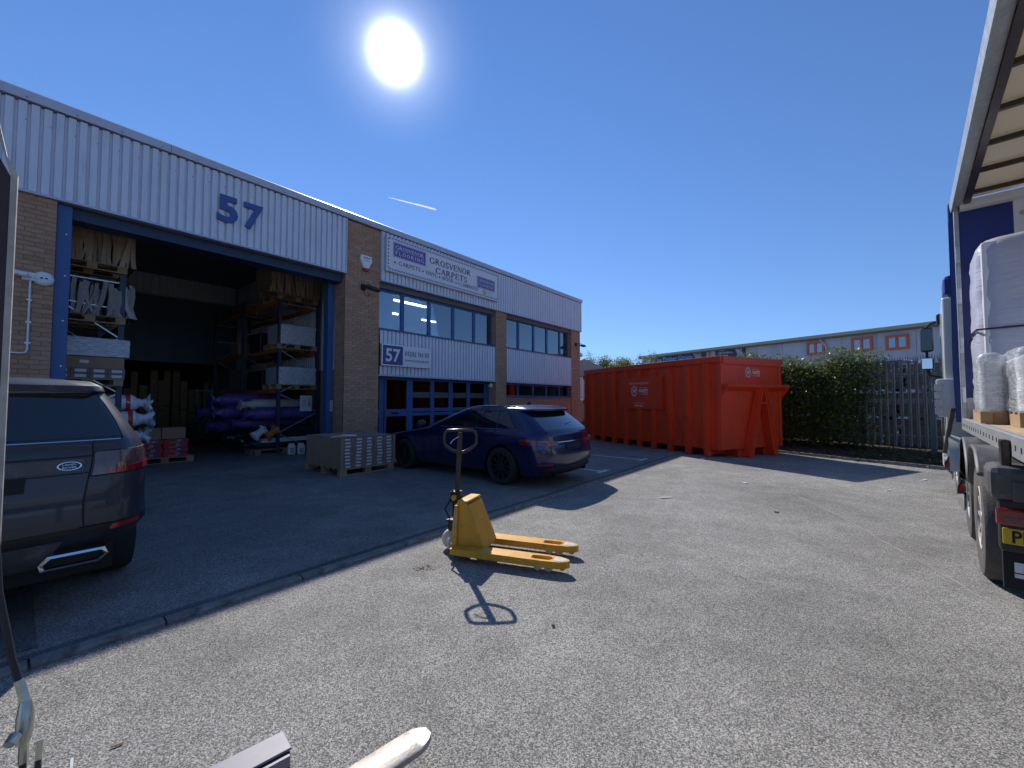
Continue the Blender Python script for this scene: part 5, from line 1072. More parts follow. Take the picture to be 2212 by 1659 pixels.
# front part: steps, tanks, cab
bx('side_box', M['blackmat'], tr, 2.35, 3.2, -.45, -.03, .45, .95, .03); bx('side_lamp', M['orange'], tr, 2.5, 2.56, -.035, -.02, .82, .95)
MB().cyl((2.1, -.3, .75), (3.1, -.3, .75), .27, n=20).build('fuel_tank', M['alu'], tr, 40)
pts = [(3.95 - math.cos(R(a)) * .62, .5 + math.sin(R(a)) * .62) for a in range(0, 181, 10)]; MB().prism(pts + [(3.95 + (a - 3.95) * .93, .5 + (b - .5) * .93) for a, b in pts][::-1], -.4, .06).build('front_wheel_arch', M['cab'], tr, 40)
cb = MB(); prof = [(3.62, .98), (4.0, 1.16), (4.6, .95), (4.95, .5), (5.35, .45), (5.48, .6), (5.50, 1.3), (5.42, 2.1), (5.2, 2.75), (4.95, 2.95), (4.3, 3.08), (3.62, 3.12)]
cb.prism(prof, -2.46, .075).build('cab', M['cab'], tr, 40, bevel=.03)
MB().prism([(4.35, 1.82), (5.30, 1.82), (5.14, 2.56), (4.5, 2.62)], .074, .082).build('cab_side_window', M['carglass'], tr); MB().prism([(3.72, .99), (4.1, 1.17), (4.1, 1.3), (3.72, 1.3)], .09, .12).build('cab_trim', M['mud'], tr)
for i in range(4): bx('air_intake_slat', M['galv'], tr, 3.5, 3.60, .10, .19, 1.32 + i * .12, 1.42 + i * .12)
bx('air_intake', M['cab'], tr, 3.52, 3.62, -.12, .17, 1.28, 1.86, .03)
mr = bx('mirror', M['black'], tr, 4.92, 5.02, .16, .33, 2.40, 2.84, .04); bx('mirror_glass', M['carglass'], mr, 4.912, 4.92, .175, .315, 2.43, 2.81)
mr = bx('wide_angle_mirror', M['black'], tr, 4.92, 5.03, .17, .33, 2.08, 2.30, .04); bx('mirror_glass', M['chrome'], mr, 4.912, 4.92, .185, .315, 2.10, 2.28)
MB().tube([(5.05, .10, 2.94), (5.02, .2, 2.9), (4.97, .26, 2.83)], .022, 8).build('mirror_arm', M['black'], tr); MB().tube([(5.1, .1, 1.95), (5.0, .22, 1.98), (4.97, .25, 2.09)], .024, 8).build('mirror_arm', M['black'], tr); MB().cyl((4.97, .25, 2.28), (4.97, .25, 2.42), .02, n=8).build('mirror_link', M['black'], tr)
bx('roof_lamp', M['black'], tr, 4.75, 4.88, .05, .12, 2.86, 3.04, .03)
bx('wind_deflector', M['trblue'], tr, 3.6, 4.3, -2.4, .05, 3.13, 3.45, .06)
MB().lathe([(.18, 0), (.21, .02), (.1, .06), (.05, .09), (0, .09)], Mat((3.95, .015, .5), rx=R(-90)), 24, closed=False).build('hub_cover', M['chrome'], tr, 40); MB().lathe([(.16, 0), (.19, .02), (.1, .06), (0, .07)], Mat((1.42, -.005, .46), rx=R(-90)), 24, closed=False).build('hub_cover', M['chrome'], tr, 40)
bx('step', M['galv'], tr, 4.7, 5.2, .02, .09, .48, .53); bx('bumper_corner', M['cab'], tr, 5.1, 5.5, -.2, .1, .35, .62, .04)

# ---- curtain-sided trailer with its side drawn open
tl_ = thing('curtain_trailer', 'curtain sided lorry trailer with open side and beige roof', 'trailer', TF.o, TF.a)
X0, X1, Zd, Zr, Yl, Yr = -9.8, 3.2, 1.27, 4.33, -.07, -2.55
bx('deck', M['deckwood'], tl_, X0, X1, Yr + .05, Yl - .06, Zd - .04, Zd)
rl_ = bx('side_rail', M['galv'], tl_, X0, X1, Yl - .055, Yl, Zd - .15, Zd + .012, .006); bx('side_rail', M['galv'], tl_, X0, X1, Yr, Yr + .055, Zd - .15, Zd + .012)
hm = MB().box(-.014, .014, Yl, Yl + .003, -.02, .02).mesh('rail_slot', M['seam'])
for i in range(40): link(hm, 'rail_slot', rl_, (X1 - .2 - i * .22, 0, Zd - .075))
bx('rope_hook_bracket', M['handle'], tl_, -.78, -.66, Yl, Yl + .05, Zd - .24, Zd - .03, .01)
bx('chassis_beam', M['blackmat'], tl_, X0, X1 - .3, -1.0, -.85, .95, Zd - .04); bx('chassis_beam', M['blackmat'], tl_, X0, X1 - .3, -1.75, -1.6, .95, Zd - .04)
hb = bx('headboard', M['trblue'], tl_, X1 - .06, X1, -.62, Yl - .05, Zd + .30, Zr - .02); bx('headboard_panel', M['signwhite'], tl_, X1 - .065, X1 - .005, Yr + .05, -.625, Zd + .01, Zr - .02); bx('headboard_kick', M['galv'], tl_, X1 - .07, X1, -.622, Yl - .05, Zd + .01, Zd + .297)
for y, z in ((-.70, 4.05), (-.70, 3.72), (-.70, 3.4)): MB().cyl((X1 - .07, y, z), (X1 - .064, y, z), .03, n=12).build('rivet', M['galv'], hb)
bx('corner_post', M['galv'], tl_, X1 - .10, X1 - .02, Yl - .05, Yl + .0, Zd, Zr - .02, .008); 
for z in (1.5, 2.2, 2.9, 3.5): bx('post_catch', M['alu'], tl_, X1 - .135, X1 - .095, Yl - .045, Yl - .005, z, z + .22, .006)
# the gathered curtain at the front corner
cu = MB(); pts = []
for i in range(17): pts.append((X1 + .0 + i * .012, Yl + .015 + (.035 if i % 2 else -.02)))
n = len(pts); vs = []
for z in (Zd - .05, 2.0, 3.0, Zr - .12): vs += [(a + .01 * math.sin(z * 3 + a * 50), b + .008 * math.sin(z * 4), z) for a, b in pts]
cu.add(vs, [(k * n + i, k * n + i + 1, (k + 1) * n + i + 1, (k + 1) * n + i) for k in range(3) for i in range(n - 1)]).build('gathered_curtain', M['trblue'], tl_, 30)
MB().bar((X1 + .12, Yl + .07, 1.42), (X1 + .55, Yl + .16, .72), .05, .012).build('curtain_strap', M['mud'], tl_)
MB().prism([(Yl - .09, Zr - .02), (Yl + .02, Zr - .06), (Yl + .035, Zr + .06), (Yl - .02, Zr + .10), (Yl - .09, Zr + .08)], X0, X1 + .08, 'x').build('roof_rail', M['galv'], tl_, 40); bx('roof_rail', M['galv'], tl_, X0, X1 + .05, Yr, Yr + .09, Zr - .02, Zr + .09)
bx('curtain_track', M['handle'], tl_, X0, X1, Yl - .16, Yl - .095, Zr - .045, Zr + .02); bx('roof_corner_cap', M['trblue'], tl_, X1 + .02, X1 + .12, Yl - .08, Yl + .05, Zr - .2, Zr + .10, .02)
bx('roof_sheet', M['trroof'], tl_, X0, X1, Yr + .02, Yl - .03, Zr + .095, Zr + .10)
for i in range(17): x = X1 - .36 - i * .75; bx('roof_bow', M['handle'], tl_, x - .025, x + .025, Yr + .09, Yl - .09, Zr + .02, Zr + .07)
bx('front_header', M['signwhite'], tl_, X1 - .2, X1 - .07, Yr + .09, Yl - .06, Zr - .1, Zr + .015)
bx('rear_frame', M['galv'], tl_, X0 - .1, X0, Yr, Yl, Zd, Zr + .1)
for x in (-8.6, -7.3, -6.0):
    for y, sg in ((-.1, 1), (-2.52, -1)): wheel(tl_, x, y, .5, .38, sg, 'steelw', 'rubberdust', 10, .56)
for y in (-.3, -2.2): bx('landing_leg', M['galv'], tl_, -3.2, -3.05, y - .06, y + .06, .05, 1.2)
# loads on the deck
def load(label, x0, x1, y0, y1, h, film, core='label', name='wrapped_load', rnd=.06):
    t = thing(name, label, 'pallet load', TF.w(x0, y1, Zd + .002), TF.a, 'wrapped loads on the trailer'); w, d = x1 - x0, y1 - y0     # y0 < y1; local y runs 0..-d
    for k in range(3): bx('pallet_bearer', M['wood'], t, 0, w, -d / 2 * k - (.1 if k < 2 else 0), -d / 2 * k + (0 if k < 2 else .1), 0, .12)
    for k in range(5): bx('pallet_board', M['wood'], t, k * (w - .1) / 4, k * (w - .1) / 4 + .1, -d, 0, .122, .14)
    bx('goods', M[core], t, min(.05, w * .2), w - min(.05, w * .2), -d + min(.05, d * .2), -min(.05, d * .2), .145, h - .08, .03); wrap_mesh(MB(), 0, w, -d, 0, .142, h, rnd, .016 if h < 1 else .02, x0 * 3, 22).build('film_wrap', M[film], t, 60); return t
t = load('tall lilac film wrapped load with black strap behind headboard', 2.02, 3.05, -2.4, -.17, 2.28, 'filmload', 'signwhite', rnd=.24); MB().tube([(-.012, .012, 1.12), (-.012, -2.2, 1.16)], .012, 6).build('strap', M['black'], t); MB().tube([(-.012, .012, 1.12), (.5, .014, 1.13), (1.0, .012, 1.05)], .012, 6).build('strap', M['black'], t)
load('narrow clear wrapped load at the deck edge near headboard', 1.35, 1.95, -.29, -.10, .78, 'filmclear', 'office')
load('clear wrapped pallet load with grey core on the trailer deck', .72, 1.9, -1.6, -.30, .80, 'filmclear', 'label'); t = load('clear wrapped carton load nearest the camera on trailer', -.55, .6, -1.5, -.42, .82, 'filmclear', 'card')

# ================================================================== fence, hedge, verge
vg = thing('verge', 'earth verge with leaf litter along the palisade fence', None, FF.o, FF.a); tag(vg, kind='structure')
vm = MB(); nx, ny = 60, 12; vs = []; rr = random.Random(3)
for i in range(nx + 1):
    for j in range(ny + 1):
        x = -9 + i * .5; y = -1.6 + j * 3.0 / ny; e = j / ny
        vs.append((x, y, (.02 + .22 * min(1, (1 - e) * 1.7)) * (1 if j < ny else -.5) + rr.uniform(-.03, .03) * (0 < j < ny)))
vm.add(vs, [(i * (ny + 1) + j, (i + 1) * (ny + 1) + j, (i + 1) * (ny + 1) + j + 1, i * (ny + 1) + j + 1) for i in range(nx) for j in range(ny)]).build('soil', M['soil'], vg, 60)
km = MB().box(.004, .906, -.03, .03, -.1, .07).mesh('edging_stone', M['kerb'])
for i in range(34): link(km, 'edging_stone', vg, (-9 + i * .91, 1.42 + random.uniform(-.01, .01), random.uniform(-.01, .01)))
lf = MB()
for i in range(5200):
    x, y = rr.uniform(-5, 14), min(1.5, max(-1.2, rr.gauss(.7, .5))); z = .03 + .22 * min(1, (1.4 - y) / 3 * 1.7) + rr.uniform(0, .03); s = rr.uniform(.015, .045); a = rr.uniform(0, 6.3); ti = rr.uniform(-.6, .6)
    c, d = math.cos(a) * s, math.sin(a) * s; lf.add([(x - c, y - d, z), (x + d * .5, y - c * .5, z + ti * s), (x + c, y + d, z + .01), (x - d * .5, y + c * .5, z - ti * s * .3)], [(0, 1, 2, 3)])
tag(lf.build('leaf_litter', M['litter'], vg), kind='stuff')
gc = MB()
for i in range(3600):
    x, y = rr.uniform(-3.5, .9), rr.uniform(.0, 1.25); z = .06 + .22 * min(1, (1.4 - y) / 3 * 1.7) + rr.uniform(0, .10); s = rr.uniform(.015, .035); a = rr.uniform(0, 6.3)
    c, d = math.cos(a) * s, math.sin(a) * s; gc.add([(x - c, y - d, z), (x + d * .6, y - c * .6, z + .5 * s), (x + c, y + d, z + .4 * s), (x - d * .6, y + c * .6, z)], [(0, 1, 2, 3)])
tag(gc.build('ground_cover', M['leaf'], vg), kind='stuff')
fe = thing('palisade_fence', 'grey steel palisade fence with split pointed pales', 'fence', FF.o, FF.a)
w_ = .038
pale = MB()
prof = [(-w_, .012), (-w_ * .6, 0), (-.010, .0), (0, .014), (.010, .0), (w_ * .6, 0), (w_, .012)]
for (z0, z1, k0, k1) in ((0, 2.22, 1, 1),):
    vs = [(a * k, b, z) for z, k in ((z0, k0), (z1, k1)) for a, b in prof]; n = len(prof); pale.add(vs, [(i, i + 1, i + 1 + n, i + n) for i in range(n - 1)])
vs = [(a, b + .003, 2.22) for a, b in prof]
for a, tip, lean in ((-.034, -.055, -.02), (-.0, 0.0, -.03), (.034, .055, -.02)):
    pale.add([(a - .016, .004, 2.20), (a + .016, .004, 2.20), (tip + .004, lean + .0, 2.36 if a == 0 else 2.33), (tip - .004, lean, 2.36 if a == 0 else 2.33)], [(0, 1, 2, 3)])
pale.box(-.05, .05, .001, .006, 2.16, 2.22)
pme = pale.mesh('pale', M['pale_steel'])
for i in range(88):
    o = link(pme, 'pale', fe, (-3.6 + i * .155, random.uniform(-.004, .004), .34), (random.uniform(-.012, .012), 0, math.pi + random.uniform(-.06, .06))); 
bx('rail', M['pale_steel'], fe, -3.7, 10.1, -.05, -.012, .60, .65); bx('rail', M['pale_steel'], fe, -3.7, 10.1, -.05, -.012, 2.2, 2.25)
for i in range(6): bx('post', M['pale_steel'], fe, -3.2 + i * 2.7, -3.1 + i * 2.7, -.12, -.055, 0, 2.5)
# hedge
hd = thing('hedge', 'tall glossy evergreen hedge growing through the fence beside the skip', 'hedge', FF.o, FF.a)
hl = MB(); rr = random.Random(11)
def hh(x): return 2.86 + .16 * math.sin(x * 1.9) + .10 * math.sin(x * 4.7 + 1) + (.12 if x > 1.5 else 0)
st_ = MB()
for i in range(26):
    x = rr.uniform(.75, 8.5); y = rr.uniform(-.35, .3); h = hh(x) * rr.uniform(.6, .95); p = [(x, y, .1)]
    for k in range(1, 6): p.append((x + rr.uniform(-.12, .12) * k * .5, y + rr.uniform(-.1, .1) * k * .4, .1 + (h - .1) * k / 5))
    st_.tube(p, [.022, .02, .017, .013, .009, .005], 5)
    for q in range(5):
        b = p[2 + q % 4]; st_.tube([b, (b[0] + rr.uniform(-.3, .3), b[1] + rr.uniform(-.3, .3), b[2] + rr.uniform(.1, .4))], [.008, .003], 4)
st_.build('stems', M['bark'], hd)
cnt = 0
while cnt < 30000:
    x = rr.uniform(.40, 5.2); H = hh(x); y = rr.gauss(.05, .38); z = rr.uniform(.25, H + .06)
    if abs(y) > .85: continue
    edge = max(0, (1.0 - (x - .45) / .6)) ; dens = (.55 + .45 * min(1, z / 1.9)) * (1 - .8 * edge)
    clump = .5 + .5 * math.sin(x * 5.1 + 2 * math.sin(z * 3.3)) * math.sin(z * 4.3 + y * 5 + x); dens *= .5 + .7 * clump
    if z > H - .3 and rr.random() > (H + .1 - z) / .42: continue
    if x < .9 and z < 1.6 and rr.random() < .6: continue
    if rr.random() > dens: continue
    s = rr.uniform(.04, .068); a = rr.uniform(0, 6.28); b = rr.uniform(-.7, .9); d = Vector((math.cos(a) * math.cos(b), math.sin(a) * math.cos(b), math.sin(b))); u = d.cross(Vector((rr.uniform(-.5, .5), rr.uniform(-.5, .5), 1))).normalized(); nrm = u.cross(d); p = Vector((x, y, z))
    hl.add([p - d * s, p + u * s * .45 + nrm * s * .12, p + d * s, p - u * s * .45 + nrm * s * .12], [(0, 1, 2), (0, 2, 3)]); cnt += 1
hl.build('foliage', M['leaf'], hd)

# ---- timber packs behind the fence
rr = random.Random(9)
for i, (x, z, L, h, d, lab) in enumerate(((-4.2, .2, 4.86, .78, 1.1, 'lowest sawn timber pack behind the fence by the lorry'), (-4.3, 1.06, 5.04, .72, 1.1, 'middle sawn timber pack behind the fence by the lorry'), (-4.1, 1.86, 4.66, .74, 1.1, 'top sawn timber pack behind the fence by the lorry'),
                                       (.7, .2, 4.6, .78, 1.1, 'lowest sawn timber pack behind the hedge'), (.8, 1.06, 4.4, .72, 1.1, 'middle sawn timber pack behind the hedge'), (.6, 1.88, 4.7, .86, 1.1, 'top sawn timber pack with white cover behind the hedge'))):
    t = thing('timber_pack', lab, 'timber', FF.w(x, -1.55, z), FF.a, 'timber packs behind the fence')
    rows = int(h / .055); b = MB()
    for r_ in range(rows): 
        y = rr.uniform(-.012, .012); b.box(rr.uniform(-.04, .04), L + rr.uniform(-.04, .04), -d, y, r_ * .055 + .002, r_ * .055 + .048)
    tag(b.build('board_layers', M['board'], t), kind='stuff')
    for q in (.3, L / 2, L - .4): bx('bearer', M['board'], t, q, q + .09, -d, .0, -.08, -.002)
    if i in (2, 5): bx('cover_sheet', M['label'], t, -.05, L + .05, -d - .02, .03, rows * .055 + .002, rows * .055 + .03)
    if i == 4: bx('wrap_edge', M['label'], t, .2, L, .014, .02, rows * .055 - .03, rows * .055 + .01)

# ================================================================== far shed
sd_ = thing('trade_shed', 'long grey metal shed with olive roof edge and orange windows', 'building', SF.o, SF.a)
bx('wall', M['shedwall'], sd_, -16, 23.2, -14, 0, 0, 6.1)
rf_ = MB().prism([(.28, 6.12), (.28, 6.34), (-7.0, 7.0), (-14.3, 6.3), (-14.3, 6.12)], -16.3, 23.5, 'x'); rf_.build('roof', M['shedroof'], sd_)
bx('gutter', M['shedgutter'], sd_, -16.2, 23.4, .02, .30, 6.02, 6.115)
for i in range(40): bx('wall_joint', M['shedgutter'], sd_, -15.5 + i * .98, -15.485 + i * .98, .001, .006, .2, 6.0) if i % 2 else None
for a, b, z0, z1 in ((1.55, 2.6, 4.86, 5.72), (3.38, 4.45, 4.94, 5.80), (6.15, 7.2, 4.98, 5.84)):
    w = MB(); o = .11; w.box(a - .05, b + .05, .0, .1, z0 - .05, z0 + o); w.box(a - .05, b + .05, .0, .1, z1 - o, z1 + .05)
    for q in (a - .05, (a + b) / 2 - .06, b - .09): w.box(q, q + .14, .002, .098, z0 + o, z1 - o)
    w = w.build('window', M['winred'], sd_); bx('pane', M['glass'], w, a, (a + b) / 2, .04, .05, z0 + .05, z1 - .05); bx('pane', M['glass'], w, (a + b) / 2, b, .04, .05, z0 + .05, z1 - .05); bx('curtain', M['lightblue'], w, a + .06, a + .42, .006, .012, z0 + .1, z1 - .1)
MB().tube([(6.35, .15, 6.05), (6.3, .13, 5.9), (6.05, .1, 5.6), (6.0, .1, 5.4), (6.0, .1, 0)], .06, 8).build('downpipe', M['shedwall'], sd_, 50); MB().cyl((15.25, .07, 0), (15.25, .07, 6.05), .05, n=8).build('downpipe', M['winred'], sd_)
t = thing('floodlight', 'small square floodlight on the grey shed wall', 'light', SF.w(7.75, 0, 6.0), SF.a); bx('lamp_body', M['black'], t, -.2, .2, .08, .2, -.02, .18, .02); bx('lamp_glass', M['label'], t, -.14, .14, .201, .206, -.0, .13); bx('bracket', M['black'], t, -.34, -.2, 0, .1, .1, .13)
t = thing('shed_sign', 'dark timber merchant sign with blue lettering on shed', 'sign', SF.w(22.0, .02, 5.0), SF.a); bx('board', M['bluedk'], t, -6.4, 0, 0, .05, 0, 1.36)
lettering('lettering', 'The Timber Group', pm('timber_blue', (.12, .33, .62), .5, var=0), t, (-.45, .05, .52), (-1, 0, 0), (0, 0, 1), .46, 4.5, bold=.02)
def rings(t, x0, x1, z0, z1, y):
    m_ = MB()
    for k in range(7):
        pts = [(x0 + (x1 - x0) * (.25 + .10 * k + .13 * math.sin(u * 5 + k * .3)), y + .0005 * k, z0 + (z1 - z0) * u) for u in [q / 12 for q in range(13)]]
        for a, b in zip(pts[:-1], pts[1:]): m_.add([(a[0], a[1], a[2]), (a[0] + .035, a[1], a[2]), (b[0] + .035, b[1], b[2]), (b[0], b[1], b[2])], [(0, 1, 2, 3)])
    m_.build('grain_emblem', M['label'], t)
rings(t, -4.9, -6.3, .05, 1.3, .052)
t = thing('shed_sign', 'short dark sign with white lettering and grain emblem on shed', 'sign', SF.w(14.65, .02, 5.2), SF.a); bx('board', M['bluedk'], t, -2.75, 0, 0, .05, 0, 1.14); lettering('lettering', 'TIMBER', M['label'], t, (-.3, .05, .75), (-1, 0, 0), (0, 0, 1), .15, .6); lettering('lettering', 'SHEET MATERIALS', M['label'], t, (-.3, .05, .5), (-1, 0, 0), (0, 0, 1), .15, 1.2); lettering('lettering', 'MOULDINGS', M['label'], t, (-.3, .05, .26), (-1, 0, 0), (0, 0, 1), .15, .9); rings(t, -1.7, -2.7, .05, 1.1, .052)
for z, lab in ((5.55, 'upper small lamp on the shed corner'), (5.1, 'lower small lamp on the shed corner')):
    t = thing('corner_lamp', lab, 'light', SF.w(23.2, -.2, z), SF.a); bx('arm', M['black'], t, 0, .6, -.03, .03, 0, .05); MB().prism([(.4, .0), (.95, .08), (.95, .16), (.4, .14)], -.12, .12).build('lamp_head', M['black'], t, bevel=.02)
# little outbuilding beyond the gap beside the warehouse
ob = thing('outbuilding', 'small corrugated outbuilding glimpsed between warehouse and skip', 'building', (4.2, 25.5, 0), 10)
bx('brick_base', M['brick'], ob, -2.2, 2.6, 0, 3, 0, 1.55); ribbed(-2.2, 2.6, -.03, 1.75, 3.0, parent=ob, m='clad'); bx('band', M['label'], ob, -2.2, 2.6, -.04, .02, 1.56, 1.7); bx('wall', M['office'], ob, -2.2, 2.6, .0, 3, 1.7, 3.0)
MB().prism([(-2.4, 3.02), (.2, 4.1), (2.8, 3.02)], -.15, 3.2).build('roof', M['roofing'], ob)

# ================================================================== trees
def tree(name, label, loc, H, spread, seed, leaves=0, leafm='leafpale', ls=.06, depth=5, trunk=.12, group=None, low=.3):
    rr = random.Random(seed); t = thing(name, label, 'tree', loc, 0, group); b = MB(); tips = []
    def grow(p, d, L, r, k):
        pts = [p]; n = 4; rad = [r]
        for i in range(n):
            d = (d + Vector((rr.uniform(-1, 1), rr.uniform(-1, 1), rr.uniform(-.3, .7))) * .16).normalized(); pts.append(pts[-1] + d * L / n); rad.append(r * (1 - .45 * (i + 1) / n))
        b.tube(pts, rad, 5 if k > 1 else 4)
        if k <= 2: tips.extend(pts[1:])
        if k == 0: return
        for i in range(3 if k > 1 else 2):
            q = pts[rr.randint(2, n)]; nd = (d + Vector((rr.uniform(-1, 1), rr.uniform(-1, 1), rr.uniform(-.2, .8))) * spread).normalized(); grow(q, nd, L * rr.uniform(.6, .8), r * .52, k - 1)
    grow(Vector((0, 0, 0)), Vector((0, 0, 1)), H * .34, trunk, depth); sc_ = H / max(v[2] for v in b.v); b.v = [tuple(q * sc_ for q in v) for v in b.v]; tips = [q * sc_ for q in tips]; b.build('trunk', M['bark'], t, 60)
    if leaves:
        lb = MB()
        for i in range(leaves):
            p = rr.choice(tips) + Vector((rr.gauss(0, 1), rr.gauss(0, 1), rr.gauss(0, 1))) * H * .035; s = ls * rr.uniform(.6, 1.3); d = Vector((rr.uniform(-1, 1), rr.uniform(-1, 1), rr.uniform(-1, .6))).normalized(); u = d.cross(Vector((0, 0, 1))).normalized()
            lb.add([p - d * s, p + u * s * .5, p + d * s, p - u * s * .5], [(0, 1, 2, 3)])
        lb.build('crown', M[leafm], t)
    return t
tree('leafy_tree', 'pale spring green tree top showing over far end of the skip', (6.9, 31, 0), 5.2, 1.2, 5, 16000, 'leafpale', .07, group=None)
tree('leafy_tree', 'thin sparsely leaved tree top left of the shed corner', (9.8, 36, 0), 5.9, .9, 9, 4200, 'leafpale', .06)
tree('bare_tree', 'bare tree with fine branches rising over the shed roof', (24.5, 64, 0), 9.6, .9, 6, 0, depth=6, trunk=.2)
tree('bare_tree', 'thin pale tree seen beside the warehouse corner', (6.2, 37, 0), 6.0, .7, 13, 2200, 'leafpale', .05)
tree('leafy_tree', 'round pale green bush crown behind middle of the skip', (8.2, 31.5, 0), 4.7, 1.3, 21, 9000, 'leafpale', .07)
# ================================================================== forklift beside the viewer
KF = Frame((-1.25, 1.03), 44)
fk = thing('forklift', 'dark forklift mast and steel fork close at lower left', 'forklift', KF.o, KF.a)
# mast upright: web plate with a worn light front edge; local x forward, y left
MB().prism([(-.34, .02), (-.010, .02), (-.010, 2.08), (-.028, 2.12), (-.063, 2.31), (-.083, 2.32), (-.34, 2.32)], -.042, -.032).build('mast_upright', M['mast'], fk)
MB().prism([(-.009, .02), (.002, .02), (.002, 2.085), (-.016, 2.125), (-.052, 2.315), (-.064, 2.31), (-.009, 2.08)], -.045, -.030).build('mast_front_edge', M['steelw'], fk)
bx('carriage_plate', M['mast'], fk, -.12, -.03, -.16, .06, .12, .2); bx('carriage_plate', M['mast'], fk, -.12, -.03, -.16, .06, .5, .58)
def fork(y0, y1, L=1.19):
    f = MB(); pts = [(.02, .095), (.9, .100), (1.12, .108), (L, .112)]
    top = []; n = 48
    for i in range(n + 1):
        x = .02 + (L - .02) * i / n; q = max(0, (x - (L - .10)) / .10); hw = (y1 - y0) / 2 * math.sqrt(max(0, 1 - q ** 2.6)) ; hw = max(hw, .022); th = .04 - .022 * (x / L)
        c = (y0 + y1) / 2; top.append([(x, c + hw, .13), (x, c + hw * .92, .134), (x, c - hw * .92, .134), (x, c - hw, .13), (x, c - hw, .13 - th), (x, c + hw, .13 - th)])
    vs = [p for r_ in top for p in r_]; f.add(vs, [(i * 6 + k, i * 6 + (k + 1) % 6, (i + 1) * 6 + (k + 1) % 6, (i + 1) * 6 + k) for i in range(n) for k in range(6)] + [(5, 4, 3, 2, 1, 0), tuple(n * 6 + k for k in range(6))])
    f.box(-.03, .02, y0, y1, .09, .62); return f.build('fork', M['steelw'], fk, 40)
fork(-.12, .005)
lg = bx('outrigger_leg', M['black'], fk, -.2, .655, -.04, .065, .05, .335, .004); bx('leg_cover', M['greypaint'], lg, -.2, .66, -.03, .07, .336, .345, .002); bx('leg_flange', M['greypaint'], lg, -.2, .65, -.052, -.041, .30, .336)
for x in (.3, .42, .54): MB().cyl((x, -.053, .318), (x, -.06, .318), .008, n=8).build('bolt', M['seam'], lg)
# hydraulic hose with fitting: world-near lower left corner
KI = KF.M.inverted()
def kw(p): return KI @ (Vector(p) + Vector((.026, 0, -.035)))
H = [(-1.17, .92, 1.40), (-1.12, .90, 1.16), (-1.085, .90, 1.02), (-1.065, .90, .965)]
MB().tube([kw(p) for p in H], .0062, 10).build('hydraulic_hose', M['hose'], fk, 60)
ft = MB().cyl(kw((-1.068, .90, .975)), kw((-1.052, .90, .93)), .0085, n=6).build('hose_nut', M['fit'], fk)
MB().tube([kw(p) for p in ((-1.052, .90, .932), (-1.045, .895, .905), (-1.04, .89, .875), (-1.037, .885, .855))], [.009, .0135, .013, .010], 18).build('valve_body', M['fit'], fk, 50)
MB().tube([kw(p) for p in ((-1.035, .87, .885), (-1.03, .855, .878))], [.010, .009], 14).build('valve_cap', M['fit'], fk, 50)
MB().tube([kw(p) for p in ((-1.04, .89, .85), (-1.04, .89, .815))], .0075, 8).build('valve_stem', M['fit'], fk)
MB().bar(kw((-1.002, .885, .865)), kw((-1.003, .885, .815)), .010, .006).build('latch_plate', M['fit'], fk)
MB().tube([kw(p) for p in ((-1.04, .89, .82), (-1.042, .89, .76), (-1.04, .89, .66), (-1.05, .89, .55))], .0058, 8).build('link_rod', M['hose'], fk, 60)
MB().tube([kw(p) for p in ((-1.003, .885, .825), (-1.004, .885, .79), (-1.03, .888, .752), (-1.058, .89, .72), (-1.06, .89, .6), (-1.06, .89, .5))], .0055, 8).build('bent_rod', M['hose'], fk, 60)
MB().bar(kw((-1.02, .92, .66)), kw((-.96, .93, .66)), .06, .02).build('rod_bracket', M['fit'], fk)
tg = bx('label_holder', M['galv'], fk, *[v for a, b in zip(kw((-.985, .93, 0))[:2], (.005, .05)) for v in (a, a + b)], .66, .725); q = kw((-.985, .93, 0)); lb = bx('printed_label', M['label'], tg, q.x - .002, q.x, q.y + .006, q.y + .044, .675, .718)
for k in range(5): bx('label_print', M['greytext'], lb, q.x - .003, q.x - .0022, q.y + .012, q.y + .03, .68 + k * .007, .683 + k * .007)

# ================================================================== small things on the ground and in the sky
def bit(name, label, u, size, rz, m, h=.012):
    t = thing(name, label, 'litter', u, rz); a, b = size
    MB().add([(-a, -b, .004), (a * .8, -b * 1.1, .006), (a, b * .9, .004), (-a * .9, b, .008), (-a, -b, .004 + h), (a * .8, -b * 1.1, .006 + h * .8), (a, b * .9, .005 + h), (-a * .9, b, .008 + h)], [(0, 3, 2, 1), (4, 5, 6, 7), (0, 1, 5, 4), (1, 2, 6, 5), (2, 3, 7, 6), (3, 0, 4, 7)]).build('scrap', m, t)
bit('wood_splinter', 'thin pale wood splinter lying alone mid yard', (2.42, 6.56, 0), (.11, .01), 8, M['label']); bit('paper_scrap', 'white paper scrap in front of the skip shadow', (4.3, 7.72, 0), (.05, .03), 20, M['label']); bit('card_scrap', 'tan card scrap near the middle of the yard', (3.63, 5.76, 0), (.04, .02), 50, M['card'])
bit('paper_scrap', 'small white scrap beside lorry front wheel', (7.9, 8.0, 0), (.05, .02), 10, M['label']); bit('paper_scrap', 'tiny white scrap nearer the lorry', (6.4, 7.1, 0), (.03, .02), 40, M['label']); bit('dark_stone', 'small dark stone on sunlit asphalt right of tiller shadow', (.28, 2.87, 0), (.01, .008), 30, M['patch'], .01); bit('twig', 'bent pale twig lying on asphalt at lower left', (-1.75, 1.9, 0), (.022, .004), 40, M['kraft'], .006)
bit('paper_scrap', 'white fleck at the tip of the forecourt shadow', (5.0, 10.9, 0), (.05, .03), 0, M['label'])
t = thing('leaf_scraps', 'small heap of dry leaf scraps beside pallet truck wheel', 'litter', (-.82, 3.84, 0), 0); rr = random.Random(2); b = MB()
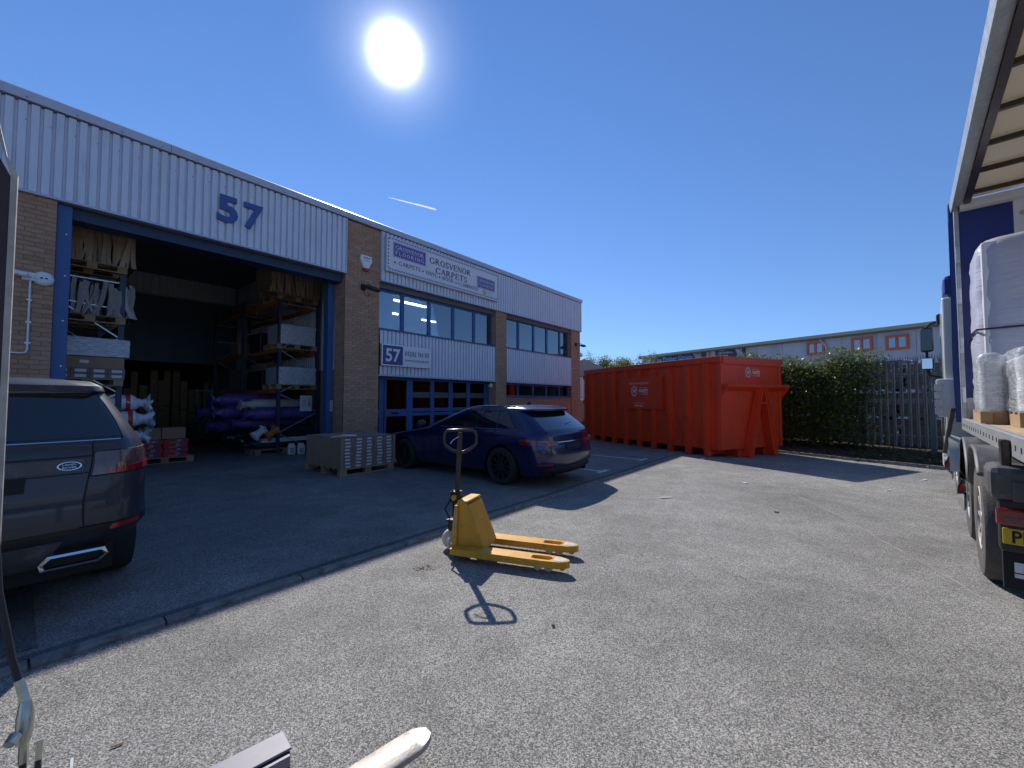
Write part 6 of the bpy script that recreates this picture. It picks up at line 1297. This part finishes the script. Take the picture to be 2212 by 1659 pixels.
for i in range(40):
    x, y, s, a = rr.gauss(0, .05), rr.gauss(0, .03), rr.uniform(.006, .02), rr.uniform(0, 6); b.add([(x - s * math.cos(a), y - s * math.sin(a), .006), (x + s * .4 * math.sin(a), y - s * .4 * math.cos(a), .012), (x + s * math.cos(a), y + s * math.sin(a), .008 + rr.uniform(0, .015)), (x - s * .4 * math.sin(a), y + s * .4 * math.cos(a), .01)], [(0, 1, 2, 3)])
b.build('leaf_pieces', M['litter'], t)
# vapour trail, far and high
cv = bpy.data.materials.new('vapour'); cv.use_nodes = True; n_, l_ = cv.node_tree.nodes, cv.node_tree.links; b_ = n_['Principled BSDF']; b_.inputs['Base Color'].default_value = (.95, .95, .95, 1); b_.inputs['Alpha'].default_value = .75; b_.inputs['Subsurface Weight'].default_value = 0
t_ = n_.new('ShaderNodeBsdfTranslucent'); t_.inputs[0].default_value = (1, 1, 1, 1); m_ = n_.new('ShaderNodeMixShader'); m_.inputs[0].default_value = .7; l_.new(b_.outputs[0], m_.inputs[1]); l_.new(t_.outputs[0], m_.inputs[2]); l_.new(m_.outputs[0], n_['Material Output'].inputs[0])
t = thing('vapour_trail', 'short thin white aircraft vapour trail above the sign board', 'vapour trail', (-454, 1500, 751), 0)
MB().tube([(0, 0, 0), (60, 0, -16), (120, 0, -31), (174, 0, -46)], [.9, 2.2, 3.2, 3.6], 8).build('trail', cv, t, 60)

# pale resurfacing joint running across the yard by the lorry
jp = [(4.75, 7.6), (4.35, 5.6), (4.05, 4.6), (3.75, 3.6), (3.45, 2.7)]
mb = MB(); pts = []
for i in range(len(jp) - 1):
    for k in range(8): u = k / 8; pts.append((jp[i][0] * (1 - u) + jp[i + 1][0] * u + random.uniform(-.012, .012), jp[i][1] * (1 - u) + jp[i + 1][1] * u))
for a, b in zip(pts[:-1], pts[1:]): w = random.uniform(.006, .013); mb.add([(a[0] - w, a[1], .004), (a[0] + w, a[1], .004), (b[0] + w, b[1], .004), (b[0] - w, b[1], .004)], [(0, 1, 2, 3)])
mb.build('surface_joint', M['conc'], yd)
